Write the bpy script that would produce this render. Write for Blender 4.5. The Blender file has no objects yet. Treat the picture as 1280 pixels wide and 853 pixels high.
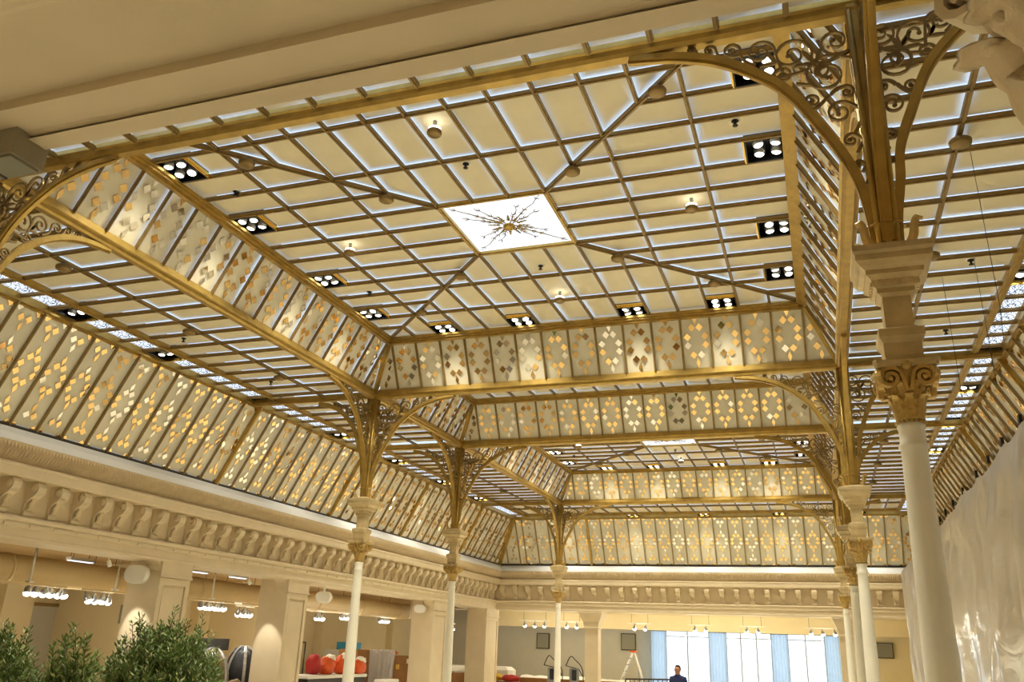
import bpy, math, random
from mathutils import Vector, Matrix, noise as mnoise
random.seed(7); RNG = random.Random(21)
S, EYE = 0.6, 2.0            # one ceiling module in metres, eye height
FLOOR = -EYE / S
def P(x, y, z): return Vector((S * x, S * y, S * z + EYE))

scene = bpy.context.scene
COL = scene.collection
# ------------------------------------------------------------------ camera
yaw, pitch, roll = -0.3486, 0.3457, 0.0374
fw = Vector((math.sin(yaw) * math.cos(pitch), math.cos(yaw) * math.cos(pitch), math.sin(pitch)))
rt = Vector((math.cos(yaw), -math.sin(yaw), 0)); up = rt.cross(fw)
r2 = rt * math.cos(roll) + up * math.sin(roll); u2 = up * math.cos(roll) - rt * math.sin(roll)
cam = bpy.data.cameras.new('camera'); cam.sensor_fit = 'HORIZONTAL'; cam.sensor_width = 36
cam.lens = 36 * 1060.49 / 1280; cam.clip_end = 500; cam.clip_start = 0.02
camo = bpy.data.objects.new('camera', cam); COL.objects.link(camo)
mw = Matrix((r2, u2, -fw)).transposed().to_4x4(); mw.translation = P(7.3826, -19.7366, 0)
camo.matrix_world = mw
scene.camera = camo
# ------------------------------------------------------------------ world, exposure
w = bpy.data.worlds.new('daylight'); scene.world = w; w.use_nodes = True
bg = w.node_tree.nodes['Background']; bg.inputs[0].default_value = (0.80, 0.91, 1.0, 1); bg.inputs[1].default_value = 2.4
vs = scene.view_settings
vs.view_transform = 'Standard'; vs.look = 'None'; vs.gamma = 1; vs.use_curve_mapping = False
vs.exposure = -0.15
SPOT_W, STRIP_W, GAL_W = 430.0, 110.0, 50.0      # lamp powers
NEAR_FILL_W = 180.0
WARM = (1.0, 0.96, 0.80)
# ------------------------------------------------------------------ materials
def lin(c):
    return tuple(((v / 255 + .055) / 1.055) ** 2.4 if v > 10 else v / 255 / 12.92 for v in c) + (1,)
MAT = {}
def mat(name, rgb, rough=.5, metal=0., var=.0, scale=4., bump=0., bscale=30., spec=.5, **kw):
    m = bpy.data.materials.new(name); m.use_nodes = True; nt = m.node_tree; b = nt.nodes['Principled BSDF']
    b.inputs['Roughness'].default_value = rough; b.inputs['Metallic'].default_value = metal
    b.inputs['Specular IOR Level'].default_value = spec
    for k, v in kw.items(): b.inputs[k].default_value = v
    c = lin(rgb); b.inputs['Base Color'].default_value = c
    tc = nt.nodes.new('ShaderNodeTexCoord')
    if var:
        n = nt.nodes.new('ShaderNodeTexNoise'); n.inputs['Scale'].default_value = scale; n.inputs['Detail'].default_value = 6
        nt.links.new(tc.outputs['Object'], n.inputs['Vector'])
        r = nt.nodes.new('ShaderNodeValToRGB'); r.color_ramp.elements[0].position = .3; r.color_ramp.elements[1].position = .7
        r.color_ramp.elements[0].color = tuple(v * (1 - var) for v in c[:3]) + (1,)
        r.color_ramp.elements[1].color = tuple(min(1, v * (1 + var)) for v in c[:3]) + (1,)
        nt.links.new(n.outputs['Fac'], r.inputs['Fac']); nt.links.new(r.outputs['Color'], b.inputs['Base Color'])
    if bump:
        n = nt.nodes.new('ShaderNodeTexNoise'); n.inputs['Scale'].default_value = bscale; n.inputs['Detail'].default_value = 5
        nt.links.new(tc.outputs['Object'], n.inputs['Vector'])
        bp = nt.nodes.new('ShaderNodeBump'); bp.inputs['Strength'].default_value = bump; bp.inputs['Distance'].default_value = .02
        nt.links.new(n.outputs['Fac'], bp.inputs['Height']); nt.links.new(bp.outputs['Normal'], b.inputs['Normal'])
    MAT[name] = m; return m
def emit(name, rgb, st):
    m = bpy.data.materials.new(name); m.use_nodes = True; nt = m.node_tree; nt.nodes.clear()
    o = nt.nodes.new('ShaderNodeOutputMaterial'); e = nt.nodes.new('ShaderNodeEmission')
    e.inputs[0].default_value = rgb + (1,); e.inputs[1].default_value = st
    nt.links.new(e.outputs[0], o.inputs[0]); MAT[name] = m; return m
mat('gold', (178, 148, 78), .36, .65, .15, 6, .08, 60)
mat('gold_dark', (140, 116, 70), .42, .6, .15, 6)
mat('brass', (236, 196, 96), .2, 1.0)
mat('bar_gold', (146, 120, 70), .45, .45, .12, 8)
mat('bronze', (156, 132, 84), .45, .4, .1, 8)
mat('cream_panel', (224, 212, 180), .55, 0, .03, 3, .03, 90, .3)
mat('frosted_panel', (220, 212, 188), .45, 0, .03, 3, .03, 90, .4)
mat('mirror_gold', (244, 206, 140), .06, 1.0)
mat('mirror_silver', (238, 232, 220), .05, 1.0)
mat('plaster', (220, 202, 168), .7, 0, .04, 2, .1, 14, .25)
mat('plaster_relief', (214, 193, 156), .75, 0, .06, 6, .5, 26, .2)
mat('shelf_white', (240, 240, 240), .6)
mat('column_white', (238, 232, 214), .4, 0, .03, 3, .03, 40)
mat('gilt_stone', (200, 178, 132), .5, .25, .2, 5, .25, 40)
mat('gilt_leaf', (196, 164, 96), .38, .55, .2, 8, .2, 50)
mat('black', (14, 14, 16), .35)
mat('dark_metal', (60, 54, 46), .4, .6)
mat('gallery_wall', (234, 216, 172), .75, 0, .03, 1.5)
mat('gallery_grey', (196, 190, 172), .8, 0, .03, 1.5)
mat('gallery_ceiling', (190, 156, 104), .8, 0, .05, 1)
mat('duct', (222, 196, 146), .6, 0, .04, 2)
mat('white_plastic', (238, 236, 228), .4)
mat('floor_stone', (230, 222, 200), .5, 0, .08, 1.5)
mat('leaf_green', (110, 138, 66), .45, 0, .35, 30, 0, 1, .5)
mat('leaf_light', (170, 182, 118), .45, 0, .25, 30)
mat('bark', (88, 72, 52), .8, 0, .2, 20)
mat('terracotta', (120, 110, 98), .7)
mat('cardboard', (150, 104, 56), .8, 0, .12, 4)
mat('orange_bag', (226, 92, 30), .5, 0, .15, 8)
mat('red_cloth', (170, 32, 30), .6)
mat('foam_white', (240, 236, 226), .6, 0, .04, 5)
mat('dark_textile', (40, 42, 48), .5, 0, .3, 8, .4, 20)
mat('taupe_textile', (150, 128, 96), .6, 0, .25, 6, .4, 20)
mat('steel', (150, 152, 154), .35, .8)
mat('window_frame', (226, 236, 246), .5)
mat('screen_grey', (136, 132, 112), .5)
mat('skin', (196, 142, 112), .5); mat('hair', (52, 44, 40), .6)
mat('blue_shirt', (28, 40, 92), .7); mat('trousers', (38, 40, 46), .8)
mat('teal', (60, 150, 180), .4); mat('paper_yellow', (220, 180, 60), .6); mat('paper_white', (230, 225, 210), .6)
mat('box_grey', (150, 140, 118), .5)
emit('backlight', (.68, .83, 1.0), 1.35)
emit('bulb', (1.0, .95, .84), 8.0)
emit('tube_cold', (.78, .88, 1.0), 2.0)
emit('cove_tube', (.80, .89, 1.0), 7.0)
emit('globe', (1.0, .96, .9), 1.0)
emit('skylight_glass', (.86, .93, 1.0), 1.6)
def lace(name):
    m = emit(name, (.84, .91, 1.0), 1.7); nt = m.node_tree; e = [n for n in nt.nodes if n.type == 'EMISSION'][0]
    tc = nt.nodes.new('ShaderNodeTexCoord'); v = nt.nodes.new('ShaderNodeTexVoronoi'); v.feature = 'DISTANCE_TO_EDGE'
    v.inputs['Scale'].default_value = 17; nt.links.new(tc.outputs['Object'], v.inputs['Vector'])
    r = nt.nodes.new('ShaderNodeValToRGB'); r.color_ramp.elements[0].position = .07; r.color_ramp.elements[1].position = .12
    r.color_ramp.elements[0].color = (.10, .12, .15, 1); r.color_ramp.elements[1].color = (.84, .91, 1, 1)
    nt.links.new(v.outputs['Distance'], r.inputs['Fac']); nt.links.new(r.outputs['Color'], e.inputs[0])
lace('lace_glass')
def frost(name):                   # board with a translucent border (mesh attribute 'clear')
    nt = MAT[name].node_tree; b = nt.nodes['Principled BSDF']; o = nt.nodes['Material Output']
    at = nt.nodes.new('ShaderNodeAttribute'); at.attribute_name = 'clear'
    pw = nt.nodes.new('ShaderNodeMath'); pw.operation = 'POWER'; pw.inputs[1].default_value = 2.6; nt.links.new(at.outputs['Fac'], pw.inputs[0])
    t = nt.nodes.new('ShaderNodeBsdfTranslucent'); t.inputs[0].default_value = (.92, .95, .98, 1)
    x = nt.nodes.new('ShaderNodeMixShader'); nt.links.new(pw.outputs[0], x.inputs[0]); nt.links.new(b.outputs[0], x.inputs[1]); nt.links.new(t.outputs[0], x.inputs[2]); nt.links.new(x.outputs[0], o.inputs[0])
frost('cream_panel'); frost('frosted_panel')
def sheet_mat(name, rgb, tr, ro, al=1.0, gl=.22, bs=.55, nsc=3.0):
    m = bpy.data.materials.new(name); m.use_nodes = True; nt = m.node_tree; nt.nodes.clear()
    o = nt.nodes.new('ShaderNodeOutputMaterial'); d = nt.nodes.new('ShaderNodeBsdfDiffuse'); t = nt.nodes.new('ShaderNodeBsdfTranslucent')
    g = nt.nodes.new('ShaderNodeBsdfGlossy'); g.inputs['Roughness'].default_value = ro; g.inputs[0].default_value = (.95, .97, 1, 1)
    d.inputs[0].default_value = lin(rgb); t.inputs[0].default_value = lin(rgb)
    m1 = nt.nodes.new('ShaderNodeMixShader'); m1.inputs[0].default_value = tr
    m2 = nt.nodes.new('ShaderNodeMixShader'); m2.inputs[0].default_value = gl
    nt.links.new(d.outputs[0], m1.inputs[1]); nt.links.new(t.outputs[0], m1.inputs[2])
    nt.links.new(m1.outputs[0], m2.inputs[1]); nt.links.new(g.outputs[0], m2.inputs[2])
    tc = nt.nodes.new('ShaderNodeTexCoord'); n = nt.nodes.new('ShaderNodeTexNoise'); n.inputs['Scale'].default_value = nsc; n.inputs['Detail'].default_value = 5
    n.inputs['Distortion'].default_value = 1.2
    nt.links.new(tc.outputs['Object'], n.inputs['Vector'])
    bp = nt.nodes.new('ShaderNodeBump'); bp.inputs['Strength'].default_value = bs; bp.inputs['Distance'].default_value = .15
    nt.links.new(n.outputs['Fac'], bp.inputs['Height'])
    for q in (g, d): nt.links.new(bp.outputs['Normal'], q.inputs['Normal'])
    last = m2
    if al < 1:
        tp = nt.nodes.new('ShaderNodeBsdfTransparent'); m3 = nt.nodes.new('ShaderNodeMixShader'); m3.inputs[0].default_value = al
        nt.links.new(tp.outputs[0], m3.inputs[1]); nt.links.new(m2.outputs[0], m3.inputs[2]); last = m3
    nt.links.new(last.outputs[0], o.inputs[0]); MAT[name] = m
sheet_mat('plastic_sheet', (226, 220, 210), .3, .16, 1.0, .36, .35, 1.1)
sheet_mat('film_wrap', (226, 230, 238), .3, .1, .6, .4)
sheet_mat('curtain', (205, 226, 246), .7, .6)
def glass_mat(name):
    m = bpy.data.materials.new(name); m.use_nodes = True; nt = m.node_tree; nt.nodes.clear()
    o = nt.nodes.new('ShaderNodeOutputMaterial'); t = nt.nodes.new('ShaderNodeBsdfTransparent'); g = nt.nodes.new('ShaderNodeBsdfGlossy')
    g.inputs['Roughness'].default_value = .02; x = nt.nodes.new('ShaderNodeMixShader'); x.inputs[0].default_value = .06
    nt.links.new(t.outputs[0], x.inputs[1]); nt.links.new(g.outputs[0], x.inputs[2]); nt.links.new(x.outputs[0], o.inputs[0]); MAT[name] = m
glass_mat('window_glass')
# ------------------------------------------------------------------ mesh helpers (module units, z from the eye)
class M:
    def __init__(s): s.v = []; s.f = []; s.sm = []
    def add(s, vs_, fs, smooth=False):
        o = len(s.v); s.v += [Vector(p) for p in vs_]; s.f += [tuple(i + o for i in f) for f in fs]; s.sm += [smooth] * len(fs); return s
    def box(s, x0, y0, z0, x1, y1, z1):
        return s.prism([(x0, y0, z0), (x1, y0, z0), (x1, y1, z0), (x0, y1, z0)], (0, 0, z1 - z0))
    def prism(s, poly, off, smooth=False):
        n = len(poly); off = Vector(off); b = [Vector(p) for p in poly]
        nr = Vector((0, 0, 0))
        for i in range(n): nr += b[i].cross(b[(i + 1) % n])
        if nr.dot(off) < 0: b.reverse()
        vs_ = b + [p + off for p in b]
        fs = [tuple(range(n - 1, -1, -1)), tuple(range(n, 2 * n))] + [(i, (i + 1) % n, n + (i + 1) % n, n + i) for i in range(n)]
        return s.add(vs_, fs, smooth)
    def tube(s, path, r, n=6, flat=None, smooth=True, closed=False):
        path = [Vector(p) for p in path]; k = len(path); rr = r if isinstance(r, (list, tuple)) else [r] * k
        vs_, fs = [], []; ref = Vector(flat) if flat else None
        prev = None
        for i, p in enumerate(path):
            a = path[max(0, i - 1)]; b = path[min(k - 1, i + 1)]; t = (b - a)
            t = t.normalized() if t.length > 1e-9 else Vector((0, 0, 1))
            if ref is not None: x = ref
            elif prev is None: x = t.orthogonal().normalized()
            else:
                x = prev - t * prev.dot(t); x = x.normalized() if x.length > 1e-6 else t.orthogonal().normalized()
            prev = x; y = t.cross(x).normalized()
            for j in range(n):
                q = 2 * math.pi * (j + .5) / n; vs_.append(p + x * (rr[i] * math.cos(q)) + y * (rr[i] * math.sin(q)))
        for i in range(k - 1):
            for j in range(n): fs.append((i * n + j, i * n + (j + 1) % n, (i + 1) * n + (j + 1) % n, (i + 1) * n + j))
        fs += [tuple(range(n - 1, -1, -1)), tuple((k - 1) * n + j for j in range(n))]
        return s.add(vs_, fs, smooth)
    def ribbon(s, path, wl, wn, lat):          # rectangular bar along a path, lat = lateral direction
        path = [Vector(p) for p in path]; k = len(path); lat = Vector(lat); vs_, fs = [], []
        for i, p in enumerate(path):
            t = (path[min(k - 1, i + 1)] - path[max(0, i - 1)]).normalized(); nn = t.cross(lat).normalized()
            a = wn[i] if isinstance(wn, (list, tuple)) else wn
            for sx, sy in ((-1, -1), (1, -1), (1, 1), (-1, 1)): vs_.append(p + lat * (sx * wl) + nn * (sy * a))
        for i in range(k - 1):
            for j in range(4): fs.append((i * 4 + j, i * 4 + (j + 1) % 4, i * 4 + 4 + (j + 1) % 4, i * 4 + 4 + j))
        fs += [(3, 2, 1, 0), tuple((k - 1) * 4 + j for j in range(4))]
        return s.add(vs_, fs)
    def lathe(s, prof, n=24, c=(0, 0), smooth=True, square=False):
        vs_, fs = [], []; 
        for r, z in prof:
            for j in range(n):
                q = 2 * math.pi * (j + (.5 if square else 0)) / n; k = r * (math.sqrt(2) if square else 1)
                vs_.append((c[0] + k * math.cos(q), c[1] + k * math.sin(q), z))
        for i in range(len(prof) - 1):
            for j in range(n): fs.append((i * n + j, i * n + (j + 1) % n, (i + 1) * n + (j + 1) % n, (i + 1) * n + j))
        fs += [tuple(range(n - 1, -1, -1)), tuple((len(prof) - 1) * n + j for j in range(n))]
        return s.add(vs_, fs, smooth)
    def grid(s, nu, nv, fn, thick=None, smooth=True):
        vs_ = [Vector(fn(i / nu, j / nv)) for j in range(nv + 1) for i in range(nu + 1)]
        idx = lambda i, j: j * (nu + 1) + i
        fs = [(idx(i, j), idx(i + 1, j), idx(i + 1, j + 1), idx(i, j + 1)) for j in range(nv) for i in range(nu)]
        if thick:
            t = Vector(thick); o = len(vs_); vs_ += [p + t for p in vs_]
            fs += [tuple(i + o for i in reversed(f)) for f in fs[:nu * nv]]
            rim = [idx(i, 0) for i in range(nu)] + [idx(nu, j) for j in range(nv)] + [idx(i, nv) for i in range(nu, 0, -1)] + [idx(0, j) for j in range(nv, 0, -1)]
            for a in range(len(rim)):
                p, q = rim[a], rim[(a + 1) % len(rim)]; fs.append((q, p, p + o, q + o))
        return s.add(vs_, fs, smooth)
    def ball(s, c, rx, ry, rz, nu=12, nv=8):
        vs_ = []; fs = []
        for j in range(nv + 1):
            t = math.pi * j / nv
            for i in range(nu):
                q = 2 * math.pi * i / nu; vs_.append((c[0] + rx * math.sin(t) * math.cos(q), c[1] + ry * math.sin(t) * math.sin(q), c[2] - rz * math.cos(t)))
        for j in range(nv):
            for i in range(nu): fs.append((j * nu + i, j * nu + (i + 1) % nu, (j + 1) * nu + (i + 1) % nu, (j + 1) * nu + i))
        return s.add(vs_, fs, True)
WL = {}
def tag(o, label=None, cat=None, group=None, kind=None):
    if label: o['label'] = label
    if cat: o['category'] = cat
    if group: o['group'] = group
    if kind: o['kind'] = kind
    return o
def empty(name, x, y, z, label=None, cat=None, group=None, kind=None):
    o = bpy.data.objects.new(name, None); o.empty_display_size = .2; COL.objects.link(o)
    o.location = P(x, y, z); WL[o.name] = P(x, y, z); return tag(o, label, cat, group, kind)
def mesh(name, m, mt, smooth=None, scale=S, centre=None):
    me = bpy.data.meshes.new(name); c = centre if centre is not None else Vector((0, 0, 0))
    me.from_pydata([(p - c) * scale for p in m.v], [], m.f)
    me.polygons.foreach_set('use_smooth', m.sm if smooth is None else [smooth] * len(m.f))
    mts = mt if isinstance(mt, (list, tuple)) else [mt]
    for q in mts: me.materials.append(MAT[q])
    me.update(); return me
def ob(name, m, mt, parent=None, label=None, cat=None, group=None, kind=None, smooth=None):
    lo = Vector([min(p[i] for p in m.v) for i in range(3)]); hi = Vector([max(p[i] for p in m.v) for i in range(3)])
    c = (lo + hi) / 2
    if parent is None and kind != 'structure': c.z = lo.z
    o = bpy.data.objects.new(name, mesh(name, m, mt, smooth, S, c)); COL.objects.link(o)
    W = P(*c); WL[o.name] = W
    if parent: o.parent = parent; o.location = W - WL[parent.name]
    else: o.location = W
    return tag(o, label, cat, group, kind)
def inst(name, me, parent, x, y, z, rot=None, sc=None):      # parents of instances carry no rotation
    o = bpy.data.objects.new(name, me); COL.objects.link(o); W = P(x, y, z); WL[o.name] = W
    L = W - WL[parent.name] if parent else W
    R = rot if isinstance(rot, Matrix) else Matrix.Rotation(rot or 0, 3, 'Z')
    mt = R.to_4x4()
    if sc: mt = mt @ Matrix.Diagonal(Vector(sc + (1,)))
    if parent: o.parent = parent
    o.matrix_basis = Matrix.Translation(L) @ mt
    return o
def clip(poly, a, b, c):            # keep a*x+b*y<=c
    out = []
    for i in range(len(poly)):
        p, q = poly[i], poly[(i + 1) % len(poly)]; dp = a * p[0] + b * p[1] - c; dq = a * q[0] + b * q[1] - c
        if dp <= 1e-9: out.append(p)
        if (dp < -1e-9 and dq > 1e-9) or (dp > 1e-9 and dq < -1e-9):
            t = dp / (dp - dq); out.append((p[0] + (q[0] - p[0]) * t, p[1] + (q[1] - p[1]) * t))
    return out
def area(p): return sum(p[i][0] * p[(i + 1) % len(p)][1] - p[(i + 1) % len(p)][0] * p[i][1] for i in range(len(p))) / 2
def inset(poly, d):
    if area(poly) < 0: poly = poly[::-1]
    out = poly
    for i in range(len(poly)):
        p, q = poly[i], poly[(i + 1) % len(poly)]; ex, ey = q[0] - p[0], q[1] - p[1]; l = math.hypot(ex, ey)
        if l < 1e-6: continue
        nx, ny = ey / l, -ex / l; out = clip(out, nx, ny, nx * p[0] + ny * p[1] - d)
        if len(out) < 3: return []
    return out
BW, GAP, PH, PS, RIM = .045, -.012, .14, .115, .25        # half bar width, light gap, height of a panel above the bar soffit
class Surf:
    def __init__(s, O, U, V):
        s.O = Vector(O); s.U = Vector(U).normalized(); s.V = Vector(V).normalized(); s.N = s.U.cross(s.V).normalized()
    def pt(s, a, b, h=0): return s.O + s.U * a + s.V * b + s.N * h
    def panel(s, poly, parent, mt='cream_panel', d=BW + GAP, h=PH, th=.03, name='panel', rim=True):
        q = inset(poly, d)
        if len(q) < 3 or abs(area(q)) < .012: return None
        q2 = inset(poly, d + RIM) if rim else []
        if not rim or len(q2) != len(q): return ob(name, M().prism([s.pt(a, b, h) for a, b in q], s.N * th), mt, parent)
        # opaque board with a clear frosted border that lets the light box through
        j0 = min(range(len(q2)), key=lambda j: (q2[j][0] - q[0][0]) ** 2 + (q2[j][1] - q[0][1]) ** 2); q2 = q2[j0:] + q2[:j0]
        m = M().prism([s.pt(a, b, h + .004) for a, b in q2], s.N * th); n = len(q)
        o_ = len(m.v); m.add([s.pt(a, b, h) for a, b in q2] + [s.pt(a, b, h) for a, b in q], [tuple(range(n))] + [(i, (i + 1) % n, n + (i + 1) % n, n + i) for i in range(n)])
        o = ob(name, m, mt, parent); at = o.data.attributes.new('clear', 'FLOAT', 'POINT')
        for i in range(n): at.data[o_ + n + i].value = RNG.choice((.35, .55, .7, .85, .95, 1.0))
        return o
    def bar(s, a0, b0, a1, b1, parent, w=BW, h0=0, h1=.11, mt='bar_gold', name='glazing_bar'):
        dx, dy = a1 - a0, b1 - b0; l = math.hypot(dx, dy); nx, ny = -dy / l * w, dx / l * w
        pl = [(a0 + nx, b0 + ny), (a1 + nx, b1 + ny), (a1 - nx, b1 - ny), (a0 - nx, b0 - ny)]
        n2 = .45
        m = M().prism([s.pt(a, b, h0 + .03) for a, b in pl], s.N * (h1 - h0 - .03))
        pl2 = [(a0 + nx * n2, b0 + ny * n2), (a1 + nx * n2, b1 + ny * n2), (a1 - nx * n2, b1 - ny * n2), (a0 - nx * n2, b0 - ny * n2)]
        m.prism([s.pt(a, b, h0) for a, b in pl2], s.N * .03)
        return ob(name, m, mt, parent)
    def basis(s): return Matrix((s.U, s.V, s.N)).transposed()
# mirror pieces -----------------------------------------------------------------
def piece_poly(k): return [(-.128, 0), (0, .138), (.128, 0), (0, -.138)] if k == 'd' else [(-.072, 0), (0, .175), (.072, 0), (0, -.175)]
PIECE = {}
for k in 'dk':
    for mt in ('mirror_gold', 'mirror_silver'):
        PIECE[k, mt] = mesh('mirror_piece', M().prism([(a, b, 0) for a, b in piece_poly(k)], (0, 0, .015)), mt)
RING = [('k', .5, .12), ('d', .37, .26), ('d', .63, .26), ('d', .2, .42), ('d', .8, .42), ('d', .2, .57), ('d', .8, .57), ('d', .37, .74), ('d', .63, .74), ('k', .5, .88)]
TALL = [('d', .16, .05), ('d', .84, .05), ('d', .36, .13), ('d', .64, .13), ('k', .5, .205)] + \
       [('k', .5, .335), ('d', .37, .40), ('d', .63, .40), ('d', .2, .475), ('d', .8, .475), ('d', .2, .55), ('d', .8, .55), ('d', .37, .625), ('d', .63, .625), ('k', .5, .69)] + \
       [('k', .5, .80), ('d', .36, .87), ('d', .64, .87), ('d', .14, .985), ('d', .86, .985)]
def inlay(sf, a0, L, pat, host, single, poly=None, flip=False):
    m = {'mirror_gold': M(), 'mirror_silver': M()}; px, py = random.gauss(0, .07), random.gauss(0, .07); ps = random.random()
    for k, u, t in pat:
        a, b = a0 + u, L * t
        if poly is not None and len(inset(poly, .16)) >= 3:
            q = inset(poly, .16)
            if any(((q[(i + 1) % len(q)][0] - q[i][0]) * (b - q[i][1]) - (q[(i + 1) % len(q)][1] - q[i][1]) * (a - q[i][0])) < 0 for i in range(len(q))): continue
        elif poly is not None: continue
        mt = 'mirror_gold' if random.random() < (.9 if ps < .7 else .25) else 'mirror_silver'
        tl = Matrix.Rotation(px + random.gauss(0, .028), 3, 'X') @ Matrix.Rotation(py + random.gauss(0, .028), 3, 'Y')
        if single:
            p = sf.pt(a, b, PS - .03); inst('mirror_piece', PIECE[k, mt], host, p.x, p.y, p.z, sf.basis() @ tl)
        else:
            pts = [tl @ Vector((x, y, 0)) for x, y in piece_poly(k)]
            m[mt].prism([sf.pt(a + p.x, b + p.y, PS - .03 + p.z) for p in pts], sf.N * .015)
    if not single:
        for mt, q in m.items():
            if q.v: ob('mirror_inlay', q, mt, host, kind='stuff')
# fixtures ------------------------------------------------------------------------
def mk_spot():
    tray = M(); h = .45
    for a in (-1, 1):
        tray.box(min(a * h, a * (h + .04)), -h, 0, max(a * h, a * (h + .04)), h, .3); tray.box(-h, min(a * h, a * (h + .04)), 0, h, max(a * h, a * (h + .04)), .3)
    tray.box(-h - .04, -h - .04, .28, h + .04, h + .04, .32)
    lip = M().box(-h - .02, h - .01, -.07, h + .02, h + .06, .05)
    can = M().lathe([(.125, -.02), (.13, .2), (.1, .27)], 14); lens = M().lathe([(.02, -.05), (.08, -.045), (.115, -.01), (.115, .0)], 14)
    return mesh('tray', tray, 'black'), mesh('lip', lip, 'brass'), mesh('can', can, 'steel'), mesh('lens', lens, 'bulb')
SP = mk_spot()
def spot(x, y, z, label, group, lamps=4, rz=0, power=None, light=True, sx=1.0):
    t = empty('recessed_spotlight', x, y, z, label, 'spotlight', group)
    inst('tray', SP[0], t, x, y, z, rz, (sx, sx, 1)); inst('brass_lip', SP[1], t, x, y, z, rz, (sx, sx, 1))
    R = Matrix.Rotation(rz, 3, 'Z')
    for a, b in ([(-.2, -.18), (.2, -.18), (-.2, .2), (.2, .2)] if lamps == 4 else [(-.2, 0), (.2, 0)]):
        v = R @ Vector((a * sx, b * sx, 0)); tl = Matrix.Rotation(random.uniform(-.25, .25), 3, 'X') @ Matrix.Rotation(random.uniform(-.25, .25), 3, 'Y')
        c = inst('lamp', SP[2], t, x + v.x, y + v.y, z + .06, tl); WL[c.name] = P(x + v.x, y + v.y, z + .06)
        inst('lens', SP[3], t, x + v.x, y + v.y, z + .06, tl)
    if light:
        l = bpy.data.lights.new('spot_beam', 'SPOT'); l.energy = power or SPOT_W; l.color = WARM; l.spot_size = 2.0; l.spot_blend = .8; l.shadow_soft_size = .12
        o = bpy.data.objects.new('spot_beam', l); COL.objects.link(o); o.parent = t; o.location = (0, 0, -.08)
    return t
BOSS = mesh('boss', M().lathe([(.05, -.17), (.14, -.165), (.19, -.13), (.2, -.06), (.17, -.03), (.06, .0), (.05, .12)], 20), 'gold_dark')
DISC = mesh('disc', M().lathe([(.03, -.02), (.15, -.02), (.17, 0.02), (.16, .09), (.05, .11)], 20), 'gold_dark')
STEM = mesh('stem', M().lathe([(.05, .1), (.05, .36)], 10), 'steel')
UPL = mesh('uplight_lens', M().lathe([(.05, .105), (.14, .11), (.14, .15), (.05, .17)], 16), 'bulb')
SPR = mesh('sprinkler', M().lathe([(.07, 0), (.085, -.03), (.03, -.06), (.03, -.12), (.06, -.125), (.06, -.14), (.01, -.145)], 12), 'black')
SPRR = mesh('sprinkler_plate', M().lathe([(.12, .03), (.12, 0), (.06, -.01)], 14), 'white_plastic')
def sprinkler(x, y, z, label):
    t = empty('ceiling_sprinkler', x, y, z, label, 'sprinkler', 'sprinklers in the glass ceiling'); inst('plate', SPRR, t, x, y, z); inst('nozzle', SPR, t, x, y, z)
def disc(x, y, z, label):
    t = empty('disc_uplight', x, y, z - .3, label, 'ceiling lamp', 'small disc uplights under the ceiling panels')
    inst('disc', DISC, t, x, y, z - .3); inst('stem', STEM, t, x, y, z - .3); inst('lens', UPL, t, x, y, z - .3)
NTH = ['nearest the camera', 'second from the camera', 'third from the camera', 'fourth from the camera', 'fifth from the camera', 'sixth from the camera', 'seventh from the camera', 'eighth from the camera', 'last before the far wall']
ORD = ['nearest the camera', 'second nearest', 'third nearest', 'farthest']
# ------------------------------------------------------------------ levels and lines of the hall
ZC, ZB, ZO = 10.94, 9.14, 5.9
CX = 8.57; COLY = (-8.62, 8.62, 17.36, 34.65); BH = .15
XTOP, XBOT = 7.5, CX - BH
LX = dict(l=(-8.79, -10.92, -13.05, -14.13, -15.85), r=(8.79, 10.45, 12.45, 13.2, 14.9))
FY = (34.87, 37.6, 40.35, 41.44, 43.28); NY = (-8.84, -11.2, -13.4, -14.4, -16.2)
SUNK = XBOT - XTOP
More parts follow.
